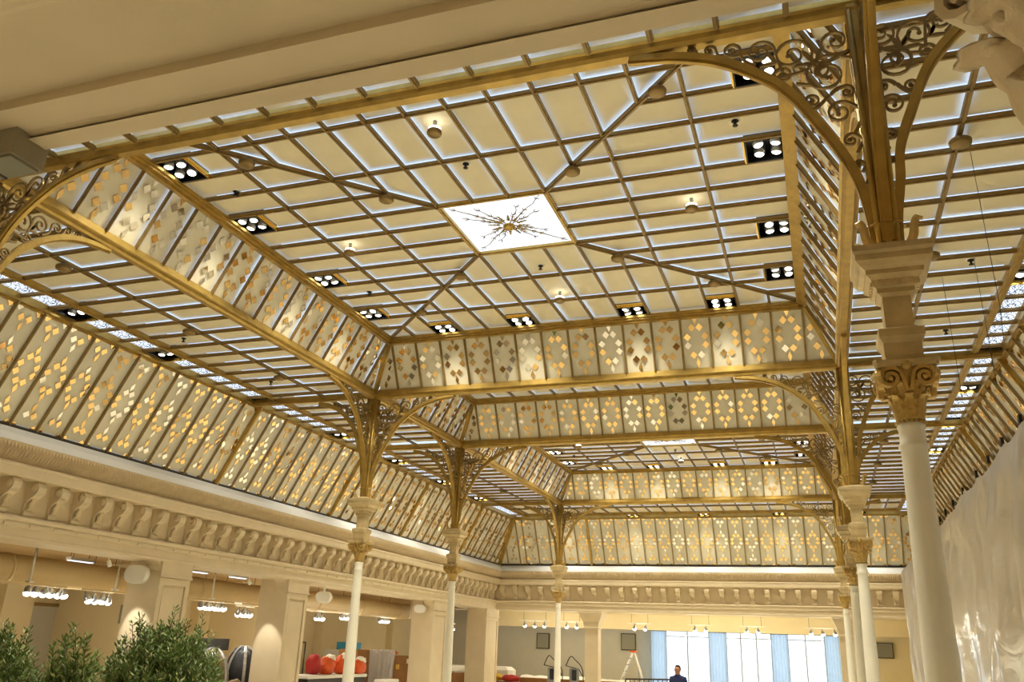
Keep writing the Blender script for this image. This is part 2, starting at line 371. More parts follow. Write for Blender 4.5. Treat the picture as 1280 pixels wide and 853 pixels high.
# ------------------------------------------------------------------ lanterns
def lantern(idx, y0, y1, name_lbl, spots=True):
    yc = (y0 + y1) / 2; hyb = (y1 - y0) / 2 - BH; hyt = hyb - SUNK
    t = empty('ceiling_lantern', 0, yc, ZB, name_lbl, 'glass ceiling', None, 'structure')
    sf = Surf((0, yc, ZC), (1, 0, 0), (0, 1, 0)); near = ('first', 'middle', 'far')[idx] + ' lantern'
    ky = hyt / 7.5
    if hyt > 5:
        for q in range(4):
            cs, sn = round(math.cos(q * math.pi / 2)), round(math.sin(q * math.pi / 2))
            rot = lambda a, b: (a * cs - b * sn, (a * sn + b * cs) * ky)
            side = ['far', 'left', 'near', 'right'][q]
            sp = [-5, -2, 2, 5] if spots else []
            for r0, r1 in ((1.5, 3.5), (3.5, 5.5), (5.5, 7.5)):
                for k in range(15):
                    a0 = -7.5 + k; hi = r1
                    if r1 == 7.5 and round(a0 + .5) in sp: hi = 6.5
                    pl = [(a0, r0), (a0 + 1, r0), (a0 + 1, hi), (a0, hi)]
                    pl = clip(clip(pl, 1, -1, 0), -1, -1, 0)
                    if len(pl) >= 3 and abs(area(pl)) > .05: sf.panel([rot(*p) for p in pl], t)
                    if hi < r1: sf.bar(*rot(a0, 6.5), *rot(a0 + 1, 6.5), t, .03, mt='brass')
                sf.bar(*rot(-r0, r0), *rot(r0, r0), t, BW * (1.5 if r0 == 1.5 else 1), mt='gold' if r0 == 1.5 else 'bar_gold')
            for k in range(14):
                a = -6.5 + k; b = max(1.5, abs(a)); sf.bar(*rot(a, b), *rot(a, 7.5), t)
            sf.bar(*rot(1.5, 1.5), *rot(7.5, 7.5), t, .05, -.03, .1)
            for hb in (2.5, 5.0):
                a, b = rot(hb, hb); inst('boss', BOSS, t, a, yc + b, ZC - .02)
            dx, dy = rot(0, 5.0)
            disc(dx, yc + dy, ZC + .1, f'gold disc uplight on the {side} side of the {near}')
            for i, a in enumerate(sp):
                x, y = rot(a, 7.0)
                nm = {'left': f'beside the left glass slope of the {near}', 'right': f'beside the right glass slope of the {near}', 'far': f'beside the far glass slope of the {near}', 'near': f'beside the near glass slope of the {near}'}[side]
                if side in ('far', 'near'): od = ['leftmost', 'second from left', 'third from left', 'rightmost'][3 - i if cs < 0 else i]
                else:
                    rank = sorted(rot(b, 7.0)[1] for b in sp).index(y); od = ORD[rank]
                spot(x, yc + y, ZC, f'black recessed four-lamp spotlight {nm}, {od}', f'recessed spotlights of the {near}', rz={'far': 0, 'near': math.pi, 'left': math.pi / 2, 'right': -math.pi / 2}[side])
        # skylight
        k = ob('skylight_glass', M().box(-1.42, yc - 1.42 * ky, ZC + .1, 1.42, yc + 1.42 * ky, ZC + .13), 'skylight_glass', t, 'white glowing glass pane with fine dark branches')
        fil = M()
        for i in range(12):
            q = i * math.pi / 6 + .02; L = (1.55 if i % 3 == 0 else 1.35) * random.uniform(.8, 1); 
            if i % 3 == 0: q += math.pi / 4 - .02; L = 1.85
            pth = [(math.cos(q) * L * s_ / 8 + .03 * math.sin(s_ * 1.9 + i) * s_ / 8, yc + ky * (math.sin(q) * L * s_ / 8 + .03 * math.cos(s_ * 1.7 + i) * s_ / 8), ZC + .08) for s_ in range(1, 9)]
            fil.tube(pth, [.022 - .0017 * s_ for s_ in range(8)], 4)
            for s_ in (2, 3, 6):
                bx, by, bz = pth[s_]
                for sg in (-1, 1):
                    qq = q + sg * .7; fil.tube([(bx, by, bz), (bx + .1 * math.cos(qq), by + .1 * math.sin(qq), bz), (bx + .17 * math.cos(q + sg * .3), by + .17 * math.sin(q + sg * .3), bz)], [.014, .012, .003], 4)
        ob('branch_filigree', fil, 'bronze', k, 'dark branching filigree over the glowing pane')
        lv = M()
        for i in range(12):
            q = i * math.pi / 6 + .26
            for s_ in range(3):
                cx_, cy_ = math.cos(q) * (.3 + .1 * s_), math.sin(q) * (.3 + .1 * s_); hw = .06 - .013 * s_
                lv.prism([(cx_ - hw * math.sin(q), yc + cy_ + hw * math.cos(q), ZC + .06), (cx_ + .1 * math.cos(q), yc + cy_ + .1 * math.sin(q), ZC + .06), (cx_ + hw * math.sin(q), yc + cy_ - hw * math.cos(q), ZC + .06), (cx_ - .06 * math.cos(q), yc + cy_ - .06 * math.sin(q), ZC + .06)], (0, 0, .015))
        ob('leaf_crown', lv, 'bronze', k)
        ob('centre_boss', M().lathe([(.03, ZC - .08), (.12, ZC - .06), (.17, ZC), (.17, ZC + .05), (.12, ZC + .08)], 20, (0, yc)), 'gold', k)
        if spots: 
            for q, (sx, sy) in enumerate(((0, -3.2), (6.4, -3.2), (-6.4, -3.6), (0, 2.9), (-6.2, 3.4))): sprinkler(sx, yc + sy, ZC + PH, f'tiny black sprinkler head, {["near skylight", "by right spotlights", "by left spotlights", "beyond skylight", "far left corner"][q]}, {near}')
    else:
        bs = [-hyt, -hyt / 3, hyt / 3, hyt]
        for k in range(15):
            for j in range(3): sf.panel([(-7.5 + k, bs[j]), (-6.5 + k, bs[j]), (-6.5 + k, bs[j + 1]), (-7.5 + k, bs[j + 1])], t)
        for k in range(14): sf.bar(-6.5 + k, -hyt, -6.5 + k, hyt, t)
        for b in bs[1:3]: sf.bar(-7.5, b, 7.5, b, t)
    # light box above: glowing diffuser that shows through the gaps
    ob('light_diffuser', M().box(-7.6, yc - hyt - .1, ZC + .55, 7.6, yc + hyt + .1, ZC + .58), 'backlight', t, 'cold white light box glowing through the panel gaps')
    # four glass slopes
    dn = ZC - ZB - .04; L = math.hypot(SUNK, dn)
    nyp = max(1, round(2 * hyt)); 
    for q in range(4):
        ax = [(-1, 0, 0), (0, -1, 0), (1, 0, 0), (0, 1, 0)][q]; ax = Vector(ax)
        out = [(0, 1), (-1, 0), (0, -1), (1, 0)][q]
        # U x V must point outwards
        hw = XTOP if q % 2 == 0 else hyt
        O = (out[0] * XTOP, yc + out[1] * hyt, ZC - .02); V = Vector((out[0] * SUNK, out[1] * SUNK, -dn))
        U = Vector((0, 0, 1)).cross(Vector((out[0], out[1], 0)))
        sl = Surf(O, U, V)
        if sl.N.dot(Vector((out[0], out[1], 0))) < 0: sl = Surf(O, -U, V)
        n = 15 if q % 2 == 0 else nyp; st = 2 * hw / n
        single = idx == 0 and q in (0, 1)
        for k in range(n):
            a0 = -hw + k * st; pl = [(a0, .05), (a0 + st, .05), (a0 + st, L + .12), (a0, L + .12)]
            p = sl.panel(pl, t, 'frosted_panel', BW - .02, PS, name='slope_panel', rim=q in (1, 3))
            if p: inlay(sl, a0, L, RING, p, single)
        for sg in (-1, 1):
            pl = [(sg * hw, -.1), (sg * (hw + SUNK), L + .1), (sg * hw, L + .1)]
            if area(pl) < 0: pl.reverse()
            p = sl.panel(pl, t, 'frosted_panel', BW - .02, PS, name='slope_panel', rim=q in (1, 3))
            if p: inlay(sl, sg * hw - (0 if sg > 0 else 1), L, RING, p, single, pl)
        for k in range(n + 1): sl.bar(-hw + k * st, .0, -hw + k * st, L - .02, t, .033, 0, .1)
        sl.bar(hw, 0, hw + SUNK, L, t, .075, -.05, .12, 'gold', 'hip_rail')
        # diffuser behind the slope
        ob('light_diffuser', M().prism([sl.pt(-hw, 0, .42), sl.pt(hw, 0, .42), sl.pt(hw + SUNK * .75, L - .3, .19), sl.pt(-hw - SUNK * .75, L - .3, .19)], sl.N * .01), 'backlight', t)
        # upper rail: moulded gold beam at the lip of the flat ceiling
        rail = M(); e = hw + .1
        for (d0, d1, z0, z1) in ((-.10, .10, -.10, .08), (-.16, -.02, -.04, .04), (.0, .14, -.17, -.08)):
            c0 = Vector(O); A = sl.U * (e); o2 = Vector((out[0], out[1], 0))
            pts = [c0 - A + o2 * d0 + Vector((0, 0, z0)), c0 + A + o2 * d0 + Vector((0, 0, z0)), c0 + A + o2 * d1 + Vector((0, 0, z0)), c0 - A + o2 * d1 + Vector((0, 0, z0))]
            rail.prism(pts, (0, 0, z1 - z0))
        ob('upper_rail', rail, 'gold', t)
    return t
lantern(0, COLY[0], COLY[1], 'large gold-framed glass ceiling lantern nearest the camera with glowing square skylight')
lantern(1, COLY[1], COLY[2], 'narrow middle glass ceiling lantern between two larger ones', False)
lantern(2, COLY[2], COLY[3], 'farthest large glass ceiling lantern before the far cornice')
# ------------------------------------------------------------------ gold beams
PROF = [(-.13, .10), (-.13, -.02), (-.2, -.04), (-.2, -.11), (-.15, -.13), (-.13, -.2), (-.08, -.25), (.08, -.25), (.13, -.2), (.15, -.13), (.2, -.11), (.2, -.04), (.13, -.02), (.13, .10)]
def beam(x0, y0, x1, y1, label):
    d = Vector((x1 - x0, y1 - y0, 0)); n = Vector((-d.y, d.x, 0)).normalized()
    ob('ceiling_beam', M().prism([Vector((x0, y0, ZB)) + n * a + Vector((0, 0, z)) for a, z in PROF], d), 'gold', None, label, 'beam', None, 'structure')
for i, y in enumerate(COLY): beam(-CX + .0, y, CX, y, f'gold moulded cross beam over the {ORD[i]} pair of columns')
for s_, nm in ((-1, 'left'), (1, 'right')):
    for i in range(3): beam(s_ * CX, COLY[i] + .1, s_ * CX, COLY[i + 1] - .1, f'gold moulded beam along the {nm} side of the {("first", "middle", "far")[i]} lantern')
    for i, y in enumerate(COLY):
        xa, xb = (CX + .1, LX['r'][3]) if s_ > 0 else (-CX - .1, LX['l'][3])
        m = M(); m.box(min(xa, xb), y - .14, ZB - .12, max(xa, xb), y + .14, ZB + .05); m.box(min(xa, xb), y - .07, ZB - .18, max(xa, xb), y + .07, ZB - .1)
        ob('ceiling_beam', m, 'gold', None, f'gold beam crossing the {nm} aisle at the {ORD[i]} column', 'beam', None, 'structure')
# ------------------------------------------------------------------ aisle ceilings
def ylines(a, b, off=.15):
    k = math.ceil(a - off + .3); out = [a]
    while k + off < b - .3: out.append(k + off); k += 1
    return out + [b]
SPOTY = {'l': [-5.35, -1.35, 2.65, 8.65, 14.65, 20.65, 26.65, 32.65], 'r': [-5.35, -1.35, 2.65, 8.65, 12.65, 17.65, 22.65, 28.65, 32.65]}
def aisle_side(s):
    x0, x1, x2, x3, _ = LX[s]; nm = {'l': 'left', 'r': 'right'}[s]
    t = empty(f'ceiling_aisle_{nm}', (x0 + x3) / 2, 13, ZB, f'flat cream panelled glass ceiling over the {nm} aisle', 'glass ceiling', None, 'structure')
    sf = Surf((0, 0, ZB), (1, 0, 0), (0, 1, 0))
    segs = [(-14.0, COLY[0]), (COLY[0], COLY[1]), (COLY[1], COLY[2]), (COLY[2], COLY[3])]
    for a, b in segs:
        ys = ylines(a + .14 if a > -14 else a, b - .14)
        for i in range(len(ys) - 1):
            for u, v in ((x0, x1), (x1, x2)): sf.panel([(min(u, v), ys[i]), (max(u, v), ys[i]), (max(u, v), ys[i + 1]), (min(u, v), ys[i + 1])], t)
        for y in ys[1:-1]:
            sf.bar(x0, y, x2, y, t)
            sf.bar(x2, y, x3, y, t, .06, 0, .12)
    ys = ylines(-14, 40.3)
    for i in range(len(ys) - 1):
        c = (ys[i] + ys[i + 1]) / 2
        if any(abs(c - q) < .3 for q in SPOTY[s]): continue
        sf.panel([(min(x2, x3), ys[i]), (max(x2, x3), ys[i]), (max(x2, x3), ys[i + 1]), (min(x2, x3), ys[i + 1])], t, 'lace_glass', .07, .1, name='lace_panel', rim=False)
    sf.bar(x1, -14, x1, COLY[3], t, .05); sf.bar(x2, -14, x2, 40.4, t, .1, -.06, .12, 'gold')
    m = M(); sg = 1 if s == 'r' else -1
    m.box(min(x3, x3 + sg * .16), -14, ZB - .1, max(x3, x3 + sg * .16), 41.4, ZB + .12); m.box(min(x3 + sg * .1, x3 + sg * .26), -14, ZB - .16, max(x3 + sg * .1, x3 + sg * .26), 41.4, ZB - .05)
    ob('edge_rail', m, 'gold', t)
    ob('light_diffuser', M().box(min(x0, x2), -14, ZB + .5, max(x0, x2), COLY[3], ZB + .53), 'backlight', t)
    for y in (-4.4, .6, 5.6, 12.9, 20, 25, 30): inst('boss', BOSS, t, x1, y, ZB - .02)
    for i, y in enumerate(SPOTY[s]):
        spot((x2 + x3) / 2, y, ZB, f'black recessed twin spotlight in the {nm} aisle lace strip, {NTH[i]}', f'twin spotlights of the {nm} aisle', 2, 0, STRIP_W * (.35 if i < 3 else 1.2 if i < 5 else 2.6), s == 'l', .92 if s == 'l' else .72)
    for i, y in enumerate((-5.0, 1.6, 6.6, 15.2)): sprinkler((x1 + x2) / 2, y, ZB + PH, f'tiny black sprinkler head in the {nm} aisle ceiling, {ORD[i]}')
    return t
aisle_side('l'); aisle_side('r')
def aisle_end(ys4, name, label, far):
    y0, y1, y2, y3, _ = ys4; xl, xr = LX['l'][3], LX['r'][3]
    t = empty(name, 0, (y0 + y3) / 2, ZB, label, 'glass ceiling', None, 'structure'); ZA = ZB if far else ZB - .2; sf = Surf((0, 0, ZA), (1, 0, 0), (0, 1, 0))
    st = 2 * CX / 17; xs = [-CX + st * k for k in range(-5 if far else 0, 18 + (4 if far else 0))]; xs = [x for x in xs if xl + .3 < x < xr - .3]
    if far: xs = [xl + 1.08] + [x for x in xs if x > xl + 1.5 and x < xr - 1.1] + [xr - .75]
    for i in range(len(xs) - 1):
        for u, v in ((y0, y1), (y1, y2)): sf.panel([(xs[i], min(u, v)), (xs[i + 1], min(u, v)), (xs[i + 1], max(u, v)), (xs[i], max(u, v))], t)
        if far:
            if i % 5 == 3: continue
            sf.panel([(xs[i], y2), (xs[i + 1], y2), (xs[i + 1], y3), (xs[i], y3)], t, 'lace_glass', .07, .1, name='lace_panel', rim=False)
    for x in xs: sf.bar(x, y0, x, y2, t)
    sf.bar(xs[0], y1, xs[-1], y1, t, .05)
    if far:
        sf.bar(xs[0], y2, xs[-1], y2, t, .1, -.06, .12, 'gold')
        m = M().box(xl, y3, ZB - .1, xr, y3 + .16, ZB + .12); m.box(xl, y3 + .1, ZB - .16, xr, y3 + .26, ZB - .05); ob('edge_rail', m, 'gold', t)
        for i in range(len(xs) - 1):
            if i % 5 == 3: spot((xs[i] + xs[i + 1]) / 2, (y2 + y3) / 2, ZB, f'black recessed twin spotlight in the far aisle strip, {["leftmost", "second from the left", "middle one", "second from the right", "rightmost"][i // 5]}', 'twin spotlights of the far aisle', 2, 0, STRIP_W * 3.5, True, .9)
        ob('light_diffuser', M().box(xl + 1, y0, ZB + .5, xr - .8, y2, ZB + .53), 'backlight', t)
    else:
        ob('light_diffuser', M().box(-CX, y2, ZA + .5, CX, y0, ZA + .53), 'backlight', t)
    return t
aisle_end(FY, 'ceiling_aisle_far', 'flat panelled glass ceiling over the far end aisle', True)
aisle_end(NY, 'ceiling_aisle_near', 'strip of flat panelled glass ceiling just in front of the near soffit', False)
# ------------------------------------------------------------------ outer sloping glazing down to the cornice
def cove(name, O, U, V, L, lines, heavy, label, tri=None):
    sl = Surf(O, U, V); c = sl.pt((lines[0] + lines[-1]) / 2, L / 2, 0); t = empty(name, c.x, c.y, c.z, label, 'glass slope', None, 'structure')
    for i in range(len(lines) - 1):
        a, b = lines[i], lines[i + 1]; pl = [(a, .12), (b, .12), (b, L - .05), (a, L - .05)]
        p = sl.panel(pl, t, 'frosted_panel', BW - .02, PS, name='slope_panel', rim=False)
        if p: inlay(sl, a, L, TALL, p, False)
    for a in lines:
        hv = any(abs(a - h) < .5 for h in heavy)
        sl.bar(a, 0, a, L, t, .085 if hv else .04, -.05 if hv else 0, .1, 'gold' if hv else 'bronze', 'mullion')
    if tri:
        for sg, a, wd in tri:
            pl = [(a, 0), (a + sg * wd, L - .05), (a, L - .05)]
            if area(pl) < 0: pl.reverse()
            # corner pane split by module bars
            k = 0
            while k < wd:
                q = clip(clip(pl, sg, 0, sg * a + k + 1 if sg > 0 else -a + k + 1), -sg, 0, -(sg * a + k) if sg > 0 else -(-a + k))
                if len(q) >= 3:
                    p = sl.panel(q, t, 'frosted_panel', BW - .02, PS, name='slope_panel', rim=False)
                    if p: inlay(sl, a + (k if sg > 0 else -k - 1), L, TALL, p, False, q)
                if k: sl.bar(a + sg * k, L * k / wd, a + sg * k, L, t, .04, 0, .1, 'bronze', 'mullion')
                k += 1
            sl.bar(a, 0, a + sg * wd, L, t, .11, -.06, .12, 'gold', 'hip_rail')
    sl.bar(lines[0] - (tri[0][2] if tri and tri[0][0] < 0 else 0), L - .02, lines[-1] + (tri[-1][2] if tri and tri[-1][0] > 0 else 0), L - .02, t, .05, -.02, .1, 'dark_metal', 'sill_rail')
    ob('light_diffuser', M().prism([sl.pt(lines[0], .0, .55), sl.pt(lines[-1], .0, .55), sl.pt(lines[-1], L, .4), sl.pt(lines[0], L, .4)], sl.N * .02), 'backlight', t)
    return t
H = ZB - ZO
lx = LX['l']; L1 = math.hypot(lx[4] - lx[3], H)
lns = [k + .15 for k in range(-14, 42)]
cove('ceiling_slope_left', (lx[3], 0, ZB - .05), (0, 1, 0), (lx[4] - lx[3], 0, -H), L1, lns, [9.15, 18.15, 26.15, 35.15], 'tall sloping glazed panels with mirror diamonds above the left cornice', [(1, 41.15, 2.1)])
rx_ = LX['r']; L2 = math.hypot(rx_[4] - rx_[3], H)
cove('ceiling_slope_right', (rx_[3], 0, ZB - .05), (0, -1, 0), (rx_[4] - rx_[3], 0, -H), L2, [-v for v in reversed(lns)], [-9.15, -18.15, -35.15], 'sloping glazed panels above the plastic sheeting on the right', [(-1, -41.15, 2.1)])
st = 2 * CX / 17; fl = [-CX + st * k for k in range(-5, 22)]; fl = [x for x in fl if LX['l'][3] + .25 < x < LX['r'][3] - .2]
L3 = math.hypot(FY[4] - FY[3], H)
cove('ceiling_slope_far', (0, FY[3], ZB - .05), (1, 0, 0), (0, FY[4] - FY[3], -H), L3, [LX['l'][3]] + fl + [LX['r'][3]], [-CX, CX], 'sloping glazed panels with mirror diamonds above the far cornice', [(-1, LX['l'][3], 1.72), (1, LX['r'][3], 1.7)])
# ------------------------------------------------------------------ columns
def catmull(pts, n=6):
    pts = [Vector(p) for p in pts]; q = [pts[0] * 2 - pts[1]] + pts + [pts[-1] * 2 - pts[-2]]; out = []
    for i in range(1, len(q) - 2):
        for k in range(n):
            t = k / n; a, b, c, d = q[i - 1], q[i], q[i + 1], q[i + 2]
            out.append(.5 * ((2 * b) + (c - a) * t + (2 * a - 5 * b + 4 * c - d) * t * t + (3 * b - a - 3 * c + d) * t ** 3))
    return out + [pts[-1]]
ARM = [(.13, 5.15), (.16, 5.6), (.25, 6.15), (.41, 6.6), (.66, 7.1), (1.12, 7.85), (1.87, 8.45), (2.6, 8.74), (3.4, 8.87)]
def mk_arm(k):
    pth = catmull([(r * k if r > .3 else r, 0, z) for r, z in ARM], 5)
    m = M(); m.ribbon(pth, .075, .05, (0, 1, 0)); m.ribbon([p + Vector((.03, 0, -.05)) for p in pth], .035, .035, (0, 1, 0))
    m.ribbon([p + Vector((-.02, 0, .055)) for p in pth], .045, .02, (0, 1, 0))
    return m
def spiral(cx, cz, r0, a0, turns, d, tail=None, n=26):
    out = [Vector((cx + r0 * (1 - .82 * t) * math.cos(a0 + d * t * turns * 2 * math.pi), 0, cz + r0 * (1 - .82 * t) * math.sin(a0 + d * t * turns * 2 * math.pi))) for t in [i / n for i in range(n + 1)]]
    if tail:
        p0 = Vector((tail[0], 0, tail[1])); p1 = out[0]; tg = (out[0] - out[1]).normalized() * (p1 - p0).length * .55
        out = [p0 * (1 - t) ** 2 + (p1 + tg) * 2 * t * (1 - t) + p1 * t * t for t in [i / 7 for i in range(7)]] + out
    return out
def mk_scroll(k):
    m = M()
    def sp(cx, cz, r0, a0, turns, d, tail=None, w=.021):
        pth = spiral(cx * k, cz, r0 * (k ** .5), a0, turns, d, (tail[0] * k, tail[1]) if tail else None)
        L = len(pth); m.ribbon(pth, .024, [w * (1 - .55 * i / L) for i in range(L)], (0, 1, 0)); m.ball(pth[-1], .036, .032, .036, 8, 5)
    # big pair against the beam and the post, smaller ones toward the tips
    sp(.52, 7.98, .34, 2.2, 1.6, -1, (.25, 6.9)); sp(.62, 8.05, .2, -1.0, 1.4, 1, (.95, 7.9)); sp(.40, 7.30, .19, 2.4, 1.5, -1, (.24, 6.6))
    sp(.36, 8.52, .24, 4.2, 1.5, 1, (.62, 8.15)); sp(.98, 8.42, .3, 3.6, 1.6, -1, (.62, 8.12)); sp(1.42, 8.56, .22, 3.3, 1.5, -1, (1.12, 8.15))
    sp(1.12, 8.08, .14, .6, 1.3, 1, (.80, 8.1)); sp(1.84, 8.68, .14, 3.4, 1.4, -1, (1.5, 8.35)); sp(2.16, 8.76, .10, 3.3, 1.3, -1, (1.85, 8.52)); sp(2.44, 8.82, .07, 3.2, 1.2, -1, (2.2, 8.66))
    sp(.30, 6.82, .11, 2.4, 1.3, -1, (.2, 6.3)); sp(.24, 6.42, .06, 2.4, 1.1, -1, (.17, 6.1))
    sp(.75, 7.55, .13, -.6, 1.3, 1, (.52, 7.62)); sp(.28, 7.62, .11, 1.2, 1.3, 1, (.5, 7.62))
    # acanthus sprays
    for cx, cz, q0, n, ln in ((.66, 8.2, 1.0, 4, .3), (1.2, 8.32, .8, 3, .22), (.68, 8.1, 3.6, 2, .18)):
        for i in range(n):
            q = q0 + (i - (n - 1) / 2) * .5; c = Vector((cx * k, 0, cz)); dr = Vector((math.cos(q), 0, math.sin(q))); pr_ = Vector((-dr.z, 0, dr.x)) * (.05 * (1 if i % 2 else -1))
            m.ribbon([c, c + dr * ln * .4 + pr_ * .4, c + dr * ln * .8 + pr_, c + dr * ln + pr_ * 1.8], .018, [.01, .03, .02, .004], (0, 1, 0))
    return m
ARM_N, ARM_A = mesh('bracket_arm', mk_arm(1), 'gold'), mesh('bracket_arm', mk_arm(.72), 'gold')
SCR_N, SCR_A = mesh('scrollwork', mk_scroll(1), 'gold_dark'), mesh('scrollwork', mk_scroll(.72), 'gold_dark')
def mk_post():
    m = M(); zz = (5.0, 9.05)
    m.lathe([(.10, zz[0]), (.12, 6.5), (.15, 8.9), (.17, 8.95), (.17, zz[1])], 4, square=True, smooth=False)
    for sx in (-1, 1):
        for sy in (-1, 1): m.tube([(sx * .1, sy * .1, zz[0]), (sx * .12, sy * .12, 6.5), (sx * .155, sy * .155, 8.9)], .045, 8)
    for a in range(4):
        q = a * math.pi / 2; d = Vector((math.cos(q), math.sin(q), 0)); m.tube([d * .11 + Vector((0, 0, 5)), d * .13 + Vector((0, 0, 6.5)), d * .16 + Vector((0, 0, 8.9))], .03, 6)
    return m
POST = mesh('post', mk_post(), 'gold')
def leaf_mesh(h, w, curl, bulge=.05, lobes=3):
    m = M()
    def fn(u, v):
        x = (u - .5) * 2; ww = w * (.75 + .25 * math.cos(v * lobes * 2 * math.pi)) * (1 - .55 * v ** 3) / 2
        t = max(0, (v - .62) / .38); out = bulge * math.sin(v * math.pi * .6) + curl * t * t
        return (out - .045 * x * x - .015 * math.cos(x * 5), x * ww, h * v - h * .22 * t ** 3)
    m.grid(6, 10, fn, (-.025, 0, 0)); return m
LEAF1 = mesh('leaf', leaf_mesh(.36, .26, .12), 'gilt_leaf'); LEAF2 = mesh('leaf', leaf_mesh(.3, .24, .14), 'gilt_leaf')
LEAFB = mesh('base_leaf', leaf_mesh(.5, .3, .1, .05), 'gilt_leaf')
def mk_curl():
    m = M(); pth = catmull([(.1, 0, 0), (.22, 0, .02), (.3, 0, .12), (.33, 0, .26), (.38, 0, .33), (.43, 0, .3)], 4)
    L = len(pth); m.ribbon(pth, .04, [.05 * (1 - .6 * i / L) for i in range(L)], (0, 1, 0)); return m
CURL = mesh('leaf_curl', mk_curl(), 'gilt_leaf')
BELL = mesh('bell', M().lathe([(.15, 2.74), (.165, 2.78), (.17, 2.86), (.19, 3.05), (.23, 3.25), (.3, 3.36), (.3, 3.4)], 20), 'gilt_leaf')
def mk_abacus():
    m = M(); pts = []
    for q in range(4):
        for t in (-.85, -.4, 0, .4, .85):
            a = q * math.pi / 2; r = .31 + .07 * abs(t) ** 2; v = Vector((r, t * .38, 0)); v.rotate(Matrix.Rotation(a, 3, 'Z')); pts.append(v + Vector((0, 0, 3.38)))
    m.prism(pts, (0, 0, .035)); m.prism([Vector((p.x * 1.05, p.y * 1.05, p.z + .035)) for p in pts], (0, 0, .05)); return m
ABAC = mesh('abacus', mk_abacus(), 'gilt_stone')
def mk_volute():
    m = M(); pth = [Vector((.05 + .11 * math.cos(q), 0, .0)) for q in (0,)]
    pth = [Vector((-.13, 0, -.15)), Vector((-.11, 0, -.06))] + [Vector((.02 + .12 * (1 - .75 * t) * math.cos(2.6 - t * 9.5), 0, .0 + .12 * (1 - .75 * t) * math.sin(2.6 - t * 9.5))) for t in [i / 18 for i in range(19)]]
    m.ribbon(pth, .045, .018, (0, 1, 0)); m.ball((.02, 0, 0), .035, .055, .035, 8, 6); return m
VOL = mesh('volute', mk_volute(), 'gilt_leaf')
FLOWER = mesh('flower', M().ball((0, 0, 0), .05, .07, .07, 8, 6), 'gilt_leaf')
BEADS = mesh('bead_ring', (lambda m: [m.ball((.165 * math.cos(i * math.pi / 10), .165 * math.sin(i * math.pi / 10), 2.74), .022, .022, .022, 6, 4) for i in range(20)] and m)(M()), 'gilt_leaf')
ENT = mesh('pedestal', M().lathe([(.17, 3.46), (.2, 3.48), (.22, 3.56), (.22, 3.72), (.245, 3.76), (.265, 3.80), (.265, 3.90), (.2, 3.93), (.165, 3.95), (.165, 4.36), (.19, 4.38), (.22, 4.40), (.22, 4.46), (.26, 4.48), (.28, 4.56), (.34, 4.62), (.34, 4.68), (.40, 4.72), (.45, 4.78), (.45, 4.86), (.48, 4.90), (.48, 4.98), (.40, 5.0), (.2, 5.08)], 4, square=True, smooth=False), 'gilt_stone')
DENT = mesh('dentil', M().box(-.025, -.02, -.03, .025, .02, .03), 'gilt_stone')
SHAFT = mesh('shaft', M().lathe([(.16, 2.72), (.165, 2.68), (.15, 2.65), (.15, 2.5), (.17, 2.47), (.17, 2.43), (.15, 2.41), (.152, 2.2), (.19, -.2), (.205, -1.5), (.212, -2.9), (.26, -2.95), (.27, -3.05), (.25, -3.1), (.3, -3.14), (.31, -3.25), (.34, -3.26), (.34, FLOOR)], 28), 'column_white')
def column(x, y, label):
    t = empty('column', x, y, FLOOR, label, 'column', 'cast columns carrying the glass ceiling')
    inst('shaft', SHAFT, t, x, y, 0)
    c = inst('capital_bell', BELL, t, x, y, 0)
    inst('abacus', ABAC, c, x, y, 0); inst('bead_ring', BEADS, c, x, y, 0)
    for i in range(8):
        q = i * math.pi / 4
        inst('leaf', LEAF1, c, x + .155 * math.cos(q), y + .155 * math.sin(q), 2.76, q)
        q += math.pi / 8; inst('leaf', LEAF2, c, x + .175 * math.cos(q), y + .175 * math.sin(q), 2.96, q)
    for i in range(4):
        q = math.pi / 4 + i * math.pi / 2
        inst('volute', VOL, c, x + .34 * math.cos(q), y + .34 * math.sin(q), 3.27, q)
        n_ = q + math.pi / 4
        for sg in (-1, 1): inst('volute', VOL, c, x + .3 * math.cos(n_) - sg * .17 * math.sin(n_), y + .3 * math.sin(n_) + sg * .17 * math.cos(n_), 3.24, n_ + sg * math.pi / 2, (1.15, .7, 1.15))
        q = i * math.pi / 2; inst('flower', FLOWER, c, x + .3 * math.cos(q), y + .3 * math.sin(q), 3.4, q)
    p = inst('pedestal', ENT, t, x, y, 0)
    for i in range(4):
        q = i * math.pi / 2
        for k in range(-2, 3):
            v = Matrix.Rotation(q, 3, 'Z') @ Vector((.27, k * .09, 0)); inst('dentil', DENT, p, x + v.x, y + v.y, 4.53, q + math.pi / 2)
    po = inst('post', POST, t, x, y, 0)
    for i in range(8):
        q = i * math.pi / 4; inst('base_leaf', LEAFB, po, x + .11 * math.cos(q), y + .11 * math.sin(q), 5.02, q)
    for i in range(4): q = math.pi / 4 + i * math.pi / 2; inst('leaf_curl', CURL, po, x + .1 * math.cos(q), y + .1 * math.sin(q), 5.02, q)
    for i in range(4):
        q = i * math.pi / 2; outer = (i == 0 and x > 0) or (i == 2 and x < 0)
        a = inst('bracket_arm', ARM_A if outer else ARM_N, t, x, y, 0, q); s = inst('scrollwork', SCR_A if outer else SCR_N, t, x, y, 0, q)
    return t
for s_, nm in ((-1, 'left'), (1, 'right')):
    for i, y in enumerate(COLY): column(s_ * CX, y, f'white column with gilded capital and scroll brackets, {ORD[i]} of the {nm} row')
